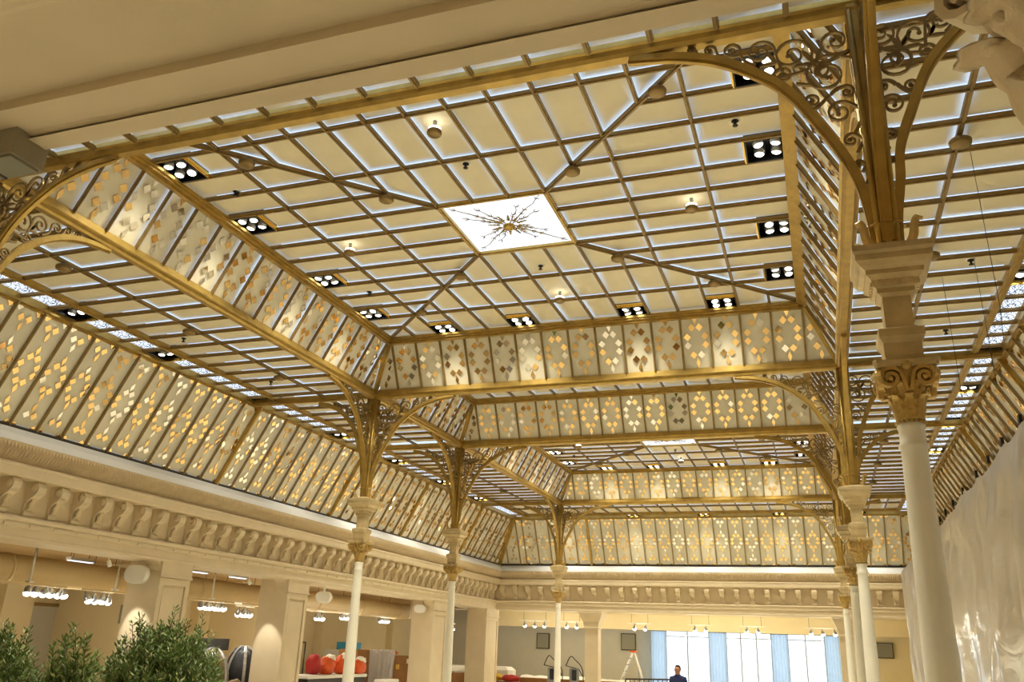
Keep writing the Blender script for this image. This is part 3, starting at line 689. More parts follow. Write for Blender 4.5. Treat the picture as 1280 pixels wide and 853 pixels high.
# ------------------------------------------------------------------ floor, roof, outer shell
ob('floor', M().box(-30, -30, FLOOR - .3, 20, 62, FLOOR), 'floor_stone', None, 'pale stone shop floor', 'floor', None, 'structure')
ob('roof', M().box(-17.5, -18, 12.2, 17.5, 46, 12.5), 'gallery_ceiling', None, 'solid roof above the ceiling light boxes', 'roof', None, 'structure')  # roof slab out of view, added to close the hall against daylight
# ------------------------------------------------------------------ entablatures
# (out from wall plane, z): cove shelf, leaf band, corona, frieze, architrave
SHELF = [(-.3, 5.96), (.35, 5.86), (.60, 5.62), (.66, 5.40), (.56, 5.40), (-.3, 5.3)]
LEAFB_P = [(-.2, 5.42), (.62, 5.42), (.66, 5.36), (.58, 5.22), (.42, 5.02), (.34, 4.86), (.36, 4.80), (-.2, 4.78)]
CORONA = [(-.2, 4.80), (.52, 4.80), (.54, 4.74), (.50, 4.70), (.50, 4.48), (.44, 4.42), (-.2, 4.40)]
FRIEZE = [(-.6, 4.42), (-.12, 4.42), (-.12, 3.28), (-.6, 3.28)]
ARCH = [(-1.6, 3.30), (.12, 3.30), (.18, 3.24), (.14, 3.16), (.08, 3.12), (.08, 2.98), (.03, 2.95), (.03, 2.72), (.07, 2.68), (.05, 2.60), (-1.6, 2.60)]
def modillion():
    prof = [(0, 3.30), (.07, 3.30), (.13, 3.36), (.14, 3.46), (.10, 3.56), (.10, 3.66), (.16, 3.78), (.28, 3.88), (.42, 3.96), (.52, 4.08), (.55, 4.22), (.50, 4.34), (.42, 4.42), (0, 4.42)]
    m = M().prism([(a - .12, -.16, z) for a, z in prof], (0, .32, 0))
    for sg in (-1, 1):
        m.lathe([(.06, 0), (.13, .02), (.13, .05), (.05, .07)], 12)
        k = len(m.v) - 48
        for i in range(k, len(m.v)):
            p = m.v[i]; m.v[i] = Vector((.26 + p.x, sg * (.14 + p.z), 4.22 + p.y))
    return m
MODM = mesh('modillion', modillion(), 'plaster'); MLEAF = mesh('modillion_leaf', leaf_mesh(.62, .3, .2, .12), 'plaster_relief')
TAB = mesh('tablet', M().box(-.03, -.4, 2.99, .03, .4, 3.1), 'plaster')
def entab(name, org, along, out, a0, a1, label, mods, shelf=True):
    A = Vector(along); Ou = Vector(out); t0 = Vector(org) + A * ((a0 + a1) / 2)
    t = empty(name, t0.x, t0.y, 2.6, label, 'cornice', None, 'structure')
    parts = ([('shelf', SHELF, 'shelf_white'), ('leaf_moulding', LEAFB_P, 'plaster_relief')] if shelf else []) + [('corona', CORONA, 'plaster'), ('frieze', FRIEZE, 'plaster'), ('architrave', ARCH, 'plaster')]
    for n, pf, mt in parts:
        ob(n, M().prism([Vector(org) + A * a0 + Ou * o + Vector((0, 0, z)) for o, z in pf], A * (a1 - a0)), mt, t)
    q = math.atan2(Ou.y, Ou.x)
    for a in mods:
        p = Vector(org) + A * a; k = inst('modillion', MODM, t, p.x, p.y, 0, q)
        v = p + Ou * .08; inst('acanthus_leaf', MLEAF, k, v.x, v.y, 3.5, q)
        w_ = p + Ou * .085 + A * .5; inst('tablet', TAB, t, w_.x, w_.y, 0, q)
    if shelf:                       # row of leaf tips along the moulding
        lm = M(); k = a0 + .2
        while k < a1 - .2:
            c = Vector(org) + A * k
            lm.add([c + Ou * .66 + A * -.055 + Vector((0, 0, 5.38)), c + Ou * .66 + A * .055 + Vector((0, 0, 5.38)), c + Ou * .5 + A * .04 + Vector((0, 0, 5.02)), c + Ou * .38 + Vector((0, 0, 4.86)), c + Ou * .5 - A * .04 + Vector((0, 0, 5.02)), c + Ou * .68 + Vector((0, 0, 5.18))],
                   [(0, 5, 4), (0, 1, 5), (1, 2, 5), (2, 3, 5), (3, 4, 5)]); k += .13
        ob('leaf_tips', lm, 'plaster_relief', t, kind='stuff')
    return t
entab('wall_left', (-16.2, 0, 0), (0, 1, 0), (1, 0, 0), -16, 44, 'long cream plaster cornice with scroll brackets above the left openings', [k * .95 - 3.0 for k in range(49)])
entab('wall_far', (0, 43.7, 0), (1, 0, 0), (0, -1, 0), -16.6, 15.4, 'cream plaster cornice with scroll brackets above the far windows', [k * 1.02 - 15.6 for k in range(30)])
entab('wall_right', (15.25, 0, 0), (0, 1, 0), (-1, 0, 0), -16, 44, 'cream plaster cornice behind the plastic sheeting on the right', [], True)
# cove tube lights that wash the shelf
def cove_tubes(name, pts, label):
    t = empty(name, *pts[0][0], label, 'light strip', None)
    for a, b in pts: ob('tube', M().tube([a, b], .035, 8), 'cove_tube', t)
cove_tubes('cove_light', [((-16.05, y, 6.06), (-16.05, y + 1.9, 6.06)) for y in range(-14, 42, 2)], 'cold tube lights on the white shelf of the left cornice')
cove_tubes('cove_light', [((x, 43.5, 6.06), (x + 1.7, 43.5, 6.06)) for x in range(-15, 14, 2)], 'cold tube lights on the white shelf of the far cornice')
# ------------------------------------------------------------------ near wall: soffit over the camera
t = empty('wall_near', 0, -17, 2.6, 'cream plaster soffit and mouldings of the near gallery overhead', 'cornice', None, 'structure')
def along_x(prof, x0, x1): return M().prism([(x0, y, z) for y, z in prof], (x1 - x0, 0, 0))
ob('fascia', along_x([(-16.66, 2.60), (-16.66, 3.3), (-17.0, 3.3), (-17.0, 2.63), (-16.75, 2.63), (-16.78, 2.60)], -16, 15.2), 'plaster', t)
ob('cove_moulding', along_x([(-16.75, 2.632), (-16.77, 2.622), (-16.80, 2.628), (-16.84, 2.65), (-16.87, 2.672), (-16.90, 2.668), (-16.91, 2.69), (-16.91, 2.9), (-16.75, 2.9)], -16, 15.2), 'plaster', t)
ob('soffit_panel', M().box(-16, -17.48, 2.69, 15.2, -16.905, 2.8), 'plaster', t)
ob('back_moulding', along_x([(-17.46, 2.70), (-17.48, 2.68), (-17.50, 2.655), (-17.55, 2.65), (-17.60, 2.62), (-17.64, 2.615), (-17.66, 2.60), (-17.9, 2.60), (-17.9, 2.9), (-17.46, 2.9)], -16, 15.2), 'plaster', t)
ob('upper_wall', M().box(-16, -17.6, 2.8, 15.2, -17.0, 5.9), 'plaster', t)
ob('gallery_soffit', M().box(-16, -28, 2.9, 15.2, -17.8, 3.05), 'gallery_ceiling', t)
ob('back_wall', M().box(-28, -28.3, FLOOR, 16, -28, 3.1), 'gallery_wall', t)
# pier with leafy capital at the right of the camera
t = empty('pier', 8.95, -17.2, FLOOR, 'cream carved plaster capital close overhead at the right edge', 'pier', None, 'structure')
ob('pier_shaft', M().box(8.45, -17.75, FLOOR, 9.6, -16.75, 2.0), 'plaster', t)
bell = M().lathe([(.58, 1.45), (.64, 1.5), (.62, 1.62), (.64, 1.8), (.72, 1.98), (.78, 2.1), (.84, 2.25), (.88, 2.42), (.93, 2.52), (.93, 2.62)], 4, (8.99, -17.52), False, True)
ob('capital_bell', bell, 'plaster_relief', t)
BIGL = mesh('capital_leaf', leaf_mesh(.66, .42, .10, .2, 3), 'plaster_relief'); BIGS = mesh('capital_leaf', leaf_mesh(.5, .4, .14, .16, 3), 'plaster_relief')
for i in range(6):
    yy = -18.2 + i * .27
    inst('capital_leaf', BIGL, t, 8.28, yy, 1.92, math.pi); inst('capital_leaf', BIGS, t, 8.30, yy + .13, 1.74, math.pi)
for i in range(6):
    xx = 8.34 + i * .25
    inst('capital_leaf', BIGL, t, xx, -16.80, 1.92, math.pi / 2); inst('capital_leaf', BIGS, t, xx + .12, -16.82, 1.74, math.pi / 2)
inst('capital_leaf', BIGL, t, 8.32, -16.84, 1.92, math.pi * .75, (1.2, 1.2, 1.0))
inst('capital_volute', mesh('capital_volute', mk_volute(), 'plaster'), t, 8.16, -16.70, 2.42, math.pi * .75, (1.2, 2.0, 1.0))
# grey box fixed under the soffit
t = empty('wall_box', 3.1, -16.75, 2.44, 'grey beige metal box fixed under the soffit at the left edge', 'box')
ob('case', M().box(2.7, -16.86, 2.47, 3.36, -16.64, 2.635), 'box_grey', t); ob('front_cover', M().box(2.72, -16.845, 2.452, 3.345, -16.66, 2.472), 'screen_grey', t)
ob('seam', M().box(3.1, -16.842, 2.447, 3.12, -16.662, 2.453), 'dark_metal', t)
# ------------------------------------------------------------------ unseen shell added to keep the daylight out
for nm, b in (('wall_upper_left', (-18.2, -18, 3.0, -17.9, 46, 12.3)), ('wall_upper_right', (17.2, -18, 3.0, 17.5, 46, 12.3)), ('wall_upper_far', (-18, 45.7, 3.0, 17.5, 46, 12.3)), ('wall_upper_near', (-18, -18.2, 5.8, 17.5, -17.9, 12.3))):
    ob(nm, M().box(*b), 'gallery_ceiling', None, f'blank outer wall above the {nm[11:]} gallery', 'wall', None, 'structure')
ob('wall_right_back', M().box(15.3, -28, FLOOR, 15.6, 62, 5.9), 'gallery_wall', None, 'cream wall hidden behind the hanging plastic', 'wall', None, 'structure')
# ------------------------------------------------------------------ left gallery
ob('wall_gallery', M().box(-27.3, -28, FLOOR, -27, 62, 3.2), 'gallery_wall', None, 'cream back wall of the left gallery', 'wall', None, 'structure')
ob('ceiling_gallery', M().box(-27.2, -28, 3.0, -17.7, 62, 3.2), 'gallery_ceiling', None, 'dark tan ceiling of the left gallery', 'ceiling', None, 'structure')
def pier_left(y0, y1, label):
    t = empty('pier', -17, (y0 + y1) / 2, FLOOR, label, 'pier', None, 'structure')
    ob('shaft', M().box(-17.75, y0, FLOOR, -16.3, y1, 2.6), 'plaster', t)
    f = M(); zt = 2.0; b = .22
    f.box(-16.3, y0, FLOOR, -16.22, y0 + b, zt); f.box(-16.3, y1 - b, FLOOR, -16.22, y1, zt); f.box(-16.3, y0 + b, zt - .25, -16.22, y1 - b, zt)
    ob('panel_frame', f, 'plaster', t); ob('inner_bead', M().box(-16.3, y0 + b + .07, FLOOR, -16.26, y1 - b - .07, zt - .33), 'plaster', t)
    ob('cap_moulding', M().box(-16.3, y0 - .06, 2.02, -16.16, y1 + .06, 2.1).box(-16.3, y0 - .02, 2.1, -16.2, y1 + .02, 2.6), 'plaster', t)
    for y, sg in ((y0, -1), (y1, 1)):      # small curved corner brackets
        n = 8; pts = [(-16.9, y, 2.6), (-16.9, y, 2.18)] + [(-16.9, y + sg * (.36 - .36 * math.cos(q * math.pi / 2 / n)) , 2.18 + .42 * math.sin(q * math.pi / 2 / n)) for q in range(1, n + 1)]
        ob('corner_bracket', M().prism(pts, (.6, 0, 0)), 'plaster', t)
    return t
for a, b, l in ((-10.4, -8.7, 'plaster pier beside the nearest left opening'), (7.25, 8.95, 'panelled plaster pier behind the olive bushes, lit white on its near side'), (15.8, 17.55, 'panelled plaster pier left of the white column with a pool of light'), (32.4, 34.6, 'panelled plaster pier right of the wrapped cartons'), (41.9, 44.5, 'corner plaster pier where left and far galleries meet')): pier_left(a, b, l)
t = empty('air_duct', -19.3, 14, 1.5, 'long round cream air duct under the left gallery ceiling', 'duct')
ob('duct_body', M().tube([(-19.3, -14, 1.95), (-19.3, 40, 1.95)], .5, 20), 'duct', t)
for y in range(-12, 40, 5): ob('duct_collar', M().tube([(-19.3, y, 1.95), (-19.3, y + .14, 1.95)], .53, 20), 'duct', t)
for i, (y, k) in enumerate(((6.75, 1.0), (20.2, .85), (31.9, .75))):  # white rounded end caps of the ducts, they give no light
    t = empty('capsule_lamp', -17.0, y, 1.75, ['large white capsule lamp left of the pier behind the bushes', 'white capsule lamp near the top of the middle opening', 'small white capsule lamp on the pier by the cartons'][i], 'lamp', 'white capsule lamps on the left piers')
    m = M(); r = .33; hl = .18 * k
    pts = [(-17.0 + hl * s_ + r * k * math.cos(q), y, 2.07 + r * k * math.sin(q)) for s_, q0 in ((1, -math.pi / 2), (-1, math.pi / 2)) for q in [q0 + j * math.pi / 8 for j in range(9)]]
    m.prism(pts, (0, .22, 0)); ob('shade', m, 'white_plastic', t); ob('bracket', M().box(-17.1, y + .2, 2.0, -16.9, y + .5, 2.12) if i != 1 else M().box(-17.05, y + .05, 2.3, -16.95, y + .15, 2.62), 'white_plastic', t)
for i, (py, pz) in enumerate(((7.25, -.3), (15.8, -.9))):
    t = empty('wall_washer', -17.3, py - 1.6, 2.3, ['small spotlight aimed at the pier behind the bushes', 'small spotlight aimed at the second pier'][i], 'spotlight', 'pier spotlights in the left gallery')
    ob('can', M().tube([(-17.3, py - 1.6, 2.45), (-17.28, py - 1.5, 2.25)], .08, 10), 'white_plastic', t); ob('stem', M().tube([(-17.3, py - 1.6, 2.45), (-17.3, py - 1.6, 2.62)], .02, 6), 'white_plastic', t)
    l = bpy.data.lights.new('washer_beam', 'SPOT'); l.energy = 160; l.color = (1, .95, .86); l.spot_size = .62; l.spot_blend = .5; l.shadow_soft_size = .03
    o = bpy.data.objects.new('washer_beam', l); COL.objects.link(o); o.parent = t; o.location = (0, .06, -.08)
    d = P(-16.9, py, pz) - P(-17.3, py - 1.6, 2.2); o.rotation_euler = d.to_track_quat('-Z', 'Y').to_euler()
CAN = mesh('lamp_can', M().lathe([(.1, 0), (.13, .02), (.12, .2), (.05, .3), (.03, .42)], 12), 'steel'); LEN = mesh('lamp_lens', M().lathe([(.02, -.1), (.09, -.08), (.135, -.02), (.14, .02), (.1, .03)], 12), 'bulb')
def track(x, y, z, along, n, label, group, sp=.34, hang=1.2, light=GAL_W, tilt=.5):
    t = empty('track_light', x, y, z, label, 'track light', group); A = Vector(along)
    c = Vector((x, y, z)); h = n * sp / 2 + .1
    ob('rail', M().ribbon([c - A * h + Vector((0, 0, .42)), c + A * h + Vector((0, 0, .42))], .03, .03, (-A.y, A.x, 0)), 'white_plastic', t)
    for sg in (-.7, .7): ob('hanger', M().tube([c + A * h * sg + Vector((0, 0, .42)), c + A * h * sg + Vector((0, 0, .42 + hang))], .012, 5), 'dark_metal', t)
    for i in range(n):
        p = c + A * ((i - (n - 1) / 2) * sp); R = Matrix.Rotation(random.uniform(-tilt, tilt), 3, 'X') @ Matrix.Rotation(random.uniform(-tilt, tilt), 3, 'Y')
        inst('lamp_can', CAN, t, p.x, p.y, p.z, R); inst('lamp_lens', LEN, t, p.x, p.y, p.z, R)
    if light:
        l = bpy.data.lights.new('track_glow', 'POINT'); l.energy = light; l.color = WARM; l.shadow_soft_size = .25
        o = bpy.data.objects.new('track_glow', l); COL.objects.link(o); o.parent = t; o.location = (0, 0, -.12)
for (y, z, n, l) in ((5.7, 1.2, 6, 'cluster of six track lamps at the far left above the bushes'), (8.3, 1.1, 4, 'small cluster of track lamps left of the first pier'), (15.4, 1.2, 6, 'bright cluster of track lamps between the two near piers'), (17.9, 1.0, 4, 'lower track lamps against the second pier'), (22.2, 1.3, 4, 'track lamps above the orange bags'), (25.0, 1.1, 3, 'low track lamps left of the white column'), (28.0, 1.25, 4, 'track lamps directly behind the white column'), (33.0, 1.25, 4, 'track lamps above the wrapped cartons'), (44.5, 1.1, 2, 'single bright lamp in the narrow gap by the corner pier')):
    track(-20, y, z, (0, 1, 0), n, l, 'track lights of the left gallery', hang=2.62 - z)
for i, (y, z) in enumerate(((7.0, 2.55), (14.0, 2.75), (17.0, 2.75))):
    t = empty('ceiling_fixture', -20, y, z, ['flat lit ceiling fixture over the first left opening', 'flat lit ceiling fixture high between the near piers', 'flat lit ceiling fixture beside the second pier'][i], 'ceiling light', 'flat fixtures in the left gallery')
    ob('housing', M().box(-20.15, y - .6, z, -19.85, y + .6, z + .12), 'white_plastic', t); ob('diffuser', M().box(-20.12, y - .55, z - .03, -19.88, y + .55, z), 'tube_cold', t)
    for yy in (y - .4, y + .4): ob('hanger', M().tube([(-20, yy, z + .1), (-20, yy, 3.05)], .015, 5), 'dark_metal', t)
for i, (y, x) in enumerate(((3.6, -18.6), (7.6, -18.6), (13.2, -18.4), (17.4, -18.6), (33.6, -18.4))):
    ob('hanger_rod', M().tube([(x, y, 3.0), (x, y, 1.55)], .035, 8).box(x - .1, y - .1, 1.5, x + .1, y + .1, 1.56), 'white_plastic', None, ['white hanger rod at the far left of the gallery', 'white hanger rod just left of the first pier', 'white hanger rod right of the first pier', 'white hanger rod beside the second pier', 'white hanger rod above the cartons'][i], 'rod', 'hanger rods in the left gallery')
    ob('service_rail', M().box(x - .05, y - 1.6, 1.42, x + .05, y + 1.6, 1.5), 'duct', None, ['cream rail hung at the far left of the gallery', 'cream rail hung behind the first pier', 'cream rail hung in the second opening', 'cream rail hung behind the second pier', 'cream rail hung over the cartons'][i], 'rail', 'service rails in the left gallery')
for i, y in enumerate((9.5, 17.0, 22.5, 30.0, 36.0, 47.0, 54.0)):      # pilasters on the back wall
    ob(f'trim_{i + 1}', M().box(-27, y, FLOOR, -26.4, y + 1.6, 3.0).box(-27, y - .1, 2.2, -26.3, y + 1.7, 2.4), 'gallery_wall', None, 'flat cream pilaster on the gallery back wall', 'pilaster', None, 'structure')
t = empty('door_1', -26.9, 12, FLOOR, 'tall plain door in the gallery back wall behind the bushes', 'door', None, 'structure')
ob('door_leaf', M().box(-27, 11.4, FLOOR, -26.9, 13.4, 1.0), 'gallery_grey', t); ob('door_frame', M().box(-27, 11.2, FLOOR, -26.8, 11.4, 1.15).box(-27, 13.4, FLOOR, -26.8, 13.6, 1.15).box(-27, 11.2, 1.0, -26.8, 13.6, 1.15), 'bronze', t)
def wall_screen(x, y, z, hx, hz, ax, label):
    t = empty('wall_speaker', x, y, z - hz, label, 'speaker', 'grey square wall speakers')
    if ax == 'x':
        ob('case', M().box(x, y - hx, z - hz, x + .2, y + hx, z + hz), 'screen_grey', t); ob('grille', M().box(x + .2, y - hx + .06, z - hz + .06, x + .22, y + hx - .06, z + hz - .06), 'box_grey', t)
    else:
        ob('case', M().box(x - hx, y - .2, z - hz, x + hx, y, z + hz), 'dark_metal', t); ob('grille', M().box(x - hx + .06, y - .22, z - hz + .06, x + hx - .06, y - .2, z + hz - .06), 'screen_grey', t)
for i, x in enumerate((-4.0, 3.5, 11.0)):  # unseen lights added behind the camera to brighten the near soffit
    track(x, -22.5, 2.2, (1, 0, 0), 4, ['track light of the near gallery, left of the camera', 'track light of the near gallery, behind the camera', 'track light of the near gallery, right of the camera'][i], 'track lights of the near gallery', .34, .3, 0)
    l = bpy.data.lights.new('near_beam', 'SPOT'); l.energy = NEAR_FILL_W; l.color = WARM; l.spot_size = 2.2; l.spot_blend = .6; l.shadow_soft_size = .15
    o = bpy.data.objects.new('near_beam', l); COL.objects.link(o); o.location = P(x, -22.5, 2.0); o.rotation_euler = (.35, 0, 0)
wall_screen(-22.2, 12.3, .75, .4, .4, 'x', 'small grey speaker on the gallery wall left of the lit pier')
ob('wall_stub', M().box(-27, 12.9, FLOOR, -22.2, 13.4, 3.0), 'gallery_wall', None, 'cream partition in the left gallery', 'wall', None, 'structure')
ob('wall_stub', M().box(-27, 23.5, FLOOR, -23, 24, 3.0), 'gallery_wall', None, 'cream partition behind the wrapped bundles', 'wall', None, 'structure')
ob('wall_panel_black', M().box(-24.1, 18.6, -.75, -24.0, 22.4, -.15), 'black', None, 'black board on the partition above the wrapped bundles', 'board')
# ------------------------------------------------------------------ far gallery
ob('ceiling_far_gallery', M().box(-20, 45.2, 2.78, 15.4, 62, 3.0), 'gallery_wall', None, 'warm lit ceiling of the far gallery', 'ceiling', None, 'structure')
ob('wall_bulkhead', M().box(-20, 51.0, 1.62, 15.4, 51.6, 2.8), 'gallery_wall', None, 'cream bulkhead over the far windows', 'wall', None, 'structure')
ob('wall_partition', M().box(-26, 53, FLOOR, -7.2, 53.3, 2.9), 'gallery_grey', None, 'grey partition wall left of the far windows', 'wall', None, 'structure')
ob('wall_partition', M().box(8.35, 53, FLOOR, 15.4, 53.3, 2.9), 'gallery_wall', None, 'cream wall right of the far windows', 'wall', None, 'structure')
ob('wall_partition', M().box(8.35, 53.2, FLOOR, 8.6, 59.6, 2.9), 'gallery_wall', None, 'cream side wall of the window bay', 'wall', None, 'structure')
ob('wall_partition', M().box(-7.4, 53.2, FLOOR, -7.2, 59.6, 2.9), 'gallery_grey', None, 'grey side wall of the window bay', 'wall', None, 'structure')
ob('wall_window_head', M().box(-7.4, 59.2, 1.75, 8.6, 59.6, 2.9), 'window_frame', None, 'wall above the far windows', 'wall', None, 'structure')
for i, (x0, x1, ms) in enumerate(((-5.9, -2.2, [-4.05]), (-.75, 2.95, [.45, 1.75]), (4.3, 7.2, [5.7]))):
    t = empty(f'window_{i + 1}', (x0 + x1) / 2, 59.3, FLOOR, ['tall bright window behind the man in blue', 'middle tall bright window with three panes', 'tall bright window nearest the white columns'][i], 'window', None, 'structure')
    edges = [x0] + ms + [x1]
    for k in range(len(edges) - 1): ob('pane', M().box(edges[k] + .05, 59.32, FLOOR + .1, edges[k + 1] - .05, 59.34, 1.72), 'window_glass', t)
    for x in edges: ob('mullion', M().box(x - .05, 59.22, FLOOR, x + .05, 59.42, 1.75), 'window_frame', t)
    ob('transom', M().box(x0, 59.24, 1.3, x1, 59.4, 1.38), 'window_frame', t)
    ob('sill', M().box(x0 - .1, 59.1, FLOOR, x1 + .1, 59.45, FLOOR + .12), 'window_frame', t)
for i, (x0, x1) in enumerate(((-7.3, -5.9), (-2.2, -.75), (2.95, 4.3), (7.2, 8.4))):
    m = M(); m.grid(24, 2, lambda u, v: (x0 + (x1 - x0) * u, 59.15 + .07 * math.sin(u * 5 * math.pi * 2), FLOOR + .05 + (1.7 - FLOOR) * v))
    t = empty('curtain', (x0 + x1) / 2, 59.15, FLOOR + .05, ['pale blue curtain at the left end of the windows', 'pale blue curtain right of the man in blue', 'pale blue curtain left of the last window', 'pale blue curtain beside the white columns'][i], 'curtain', 'pale curtains between the far windows')
    ob('fabric', m, 'curtain', t); ob('curtain_rail', M().tube([(x0 - .05, 59.15, 1.76), (x1 + .05, 59.15, 1.76)], .03, 6), 'steel', t)
def far_pier(x, hw, label):
    t = empty('pier', x, 43.9, FLOOR, label, 'pier', None, 'structure')
    ob('shaft', M().box(x - hw, 43.75, FLOOR, x + hw, 44.6, 1.45), 'plaster', t)
    ob('capital', M().lathe([(hw, 1.4), (hw * 1.12, 1.48), (hw * 1.05, 1.56), (hw * 1.2, 1.9), (hw * 1.6, 2.3), (hw * 1.75, 2.5), (hw * 1.75, 2.62)], 4, (x, 44.15), False, True), 'plaster', t)
    ob('edge_bead', M().box(x + hw - .08, 43.7, FLOOR, x + hw, 43.76, 1.4), 'plaster', t)
far_pier(-8.7, .5, 'plain plaster pier with flared capital under the far cornice'); far_pier(8.7, .5, 'plaster pier with flared capital behind the right column row')
for i, (x, n) in enumerate(((-14.1, 3), (-11.1, 2), (-5.8, 2), (-1.3, 2), (2.4, 2), (7.2, 3))):
    track(x, 47, 1.55, (1, 0, 0), n, ['three lamp track light at the left of the far gallery', 'track light behind the farthest left column', 'track light by the ladder', 'track light above the man in blue', 'track light before the middle window', 'track light before the last window'][i], 'track lights of the far gallery', .8, .85, GAL_W * 1.5, .2)
wall_screen(-15.2, 52.98, .55, .55, .62, 'y', 'grey square speaker on the far partition beside the corner pier'); wall_screen(-7.9, 52.98, .7, .6, .65, 'y', 'grey square speaker left of the window bay'); wall_screen(11.4, 52.98, .7, .6, .55, 'y', 'grey square speaker right of the white columns')
# ------------------------------------------------------------------ plastic sheeting on the right
def fold(u, v, amp, seed): return amp * (math.sin(u * 9 + 2.2 * math.sin(u * 3.1 + seed)) * (.35 + .65 * v) + .6 * mnoise.noise((u * 2.3 + seed, v * 2.6, seed)) + .35 * mnoise.noise((u * 7 + seed, v * 6, 3)) + .10 * abs(mnoise.noise((u * 6 + v * 7, v * 9 - u * 3, 7))))
TOPS = [(13.85, -13, 7.4), (13.9, 0, 7.35), (13.92, 10.8, 7.34), (13.93, 14, 7.42), (13.93, 19.8, 7.28), (13.94, 24, 7.5), (13.95, 30, 7.25), (13.95, 35.0, 7.45), (13.6, 36.2, 7.1), (12.9, 36.7, 6.05), (11.95, 37.0, 5.0)]
def sheet_pt(u, v):
    q = u * (len(TOPS) - 1); i = min(int(q), len(TOPS) - 2); f = q - i; a, b = Vector(TOPS[i]), Vector(TOPS[i + 1]); p = a.lerp(b, f)
    sag = .22 * math.sin(f * math.pi) * (1 if i < 8 else .1); z0 = p.z - sag * (1 - v); z = z0 + (FLOOR + .05 - z0) * v
    d = fold(u * 9, v, .4, 1.7) * min(1, v * 5 + .12)
    nx = -1 if i < 8 else -.5; ny = 0 if i < 8 else -.8
    return (p.x + nx * (d + .1 + .35 * math.sin(v * math.pi) * math.sin(f * math.pi) * .6), p.y + ny * d, z)
m = M(); m.grid(330, 80, sheet_pt)
t = empty('plastic_sheet', 13.9, 14, FLOOR, 'large translucent plastic dust sheet hung in folds along the right aisle', 'plastic sheet')
ob('sheet', m, 'plastic_sheet', t)
for i, y in enumerate((-6, 2, 6.5, 10.8, 14, 17, 20, 24, 27.5, 30.5, 33, 35)):
    ob('tape_tab', M().box(13.80, y - .18, 7.32, 13.90, y + .05, 7.62), 'dark_metal', t)
m = M()
def bulge(u, v):
    q = u * math.pi; r = .55 + .12 * math.sin(v * 7) + .08 * mnoise.noise((u * 4, v * 5, 2)); return (13.55 - r * math.sin(q) * 1.0, 5.2 + 2.6 * (u - .5) * 2 * .6, 6.5 - 9.7 * v + .3 * math.sin(q))
m.grid(24, 30, bulge); ob('gathered_sheet', m, 'plastic_sheet', t)
for i, (x, y, z1) in enumerate(((10.75, -3.6, 5.4), (11.5, 1.5, 7.0), (10.9, 2.4, 6.2))):
    ob('hanging_wire', M().tube([(x, y, ZB + .15), (x + .03, y - .1, 6), (x + .02, y, z1)], .006, 5), 'dark_metal', None, ['thin wire hanging beside the near right column', 'thin wire hanging nearest the plastic sheet', 'thin wire hanging behind the near right pedestal'][i], 'wire', 'thin wires hanging from the right aisle ceiling')
# ------------------------------------------------------------------ olive bushes
def bush(x, y, rx, ry, ztop, n, label, seed, tips):
    random.seed(seed)
    t = empty('olive_bush', x, y, FLOOR, label, 'bush', 'potted olive bushes')
    pot = M().lathe([(.55, FLOOR), (.62, FLOOR + .08), (.72, FLOOR + .95), (.78, FLOOR + 1.0), (.78, FLOOR + 1.1), (.68, FLOOR + 1.1), (.66, FLOOR + 1.0), (.1, FLOOR + .98)], 24, (x, y)); ob('pot', pot, 'terracotta', t)
    ob('trunk', M().tube([(x, y, FLOOR + .95), (x + .05, y, FLOOR + 1.4), (x - .04, y + .05, FLOOR + 1.9)], [.1, .08, .05], 8), 'bark', t)
    lf = {0: M(), 1: M()}; tw = M(); cz = FLOOR + 1.25
    for i in range(n):
        q = random.uniform(0, 2 * math.pi); rr = math.sqrt(random.random()); h = random.random()
        bx, by = x + rx * rr * math.cos(q), y + ry * rr * math.sin(q)
        top = ztop - .35 * rr * rr * (ztop - cz) + random.gauss(0, .13) + (tips if random.random() < .10 else 0)
        ln = random.uniform(.5, 1.0); lean = Vector((math.cos(q) * .35 * rr + random.gauss(0, .14), math.sin(q) * .35 * rr + random.gauss(0, .14), 1)).normalized()
        z1 = top if random.random() < .45 else cz + (top - cz) * random.uniform(.1, 1)
        p0 = Vector((bx, by, z1)) - lean * ln; tw.tube([p0, p0 + lean * ln], [.009, .004], 3)
        k = 0; pos = .12
        while pos < ln:
            for sg in (-1, 1):
                a = q + k * 1.6 + (0 if sg > 0 else math.pi) + random.gauss(0, .3); side = Vector((math.cos(a), math.sin(a), 0)); d = (side * .75 + lean * .75 + Vector((random.gauss(0, .15), random.gauss(0, .15), random.gauss(0, .15)))).normalized()
                b = p0 + lean * pos; l = random.uniform(.07, .115); wv = d.cross(Vector((random.gauss(0, .6), random.gauss(0, .6), 1))).normalized() * l * .17
                nn = d.cross(wv).normalized() * l * .06
                lf[1 if random.random() < .25 else 0].add([b, b + d * l * .5 + wv + nn, b + d * l, b + d * l * .5 - wv + nn], [(0, 1, 2), (0, 2, 3)])
            pos += random.uniform(.038, .06); k += 1
    fo = ob('foliage', lf[0], 'leaf_green', t, kind='stuff'); ob('pale_leaves', lf[1], 'leaf_light', t, kind='stuff'); ob('twigs', tw, 'bark', t, kind='stuff')
bush(-4.15, -10.0, 1.0, .95, -.16, 900, 'olive bush cut off by the left edge of the picture', 3, .3)
bush(-2.25, -8.3, .95, .95, .02, 1100, 'dense dark olive bush in front of the lit pier', 4, .22)
bush(-1.55, -10.8, .5, .5, -.36, 380, 'small pale olive bush between the two larger ones', 5, .3)
random.seed(11)
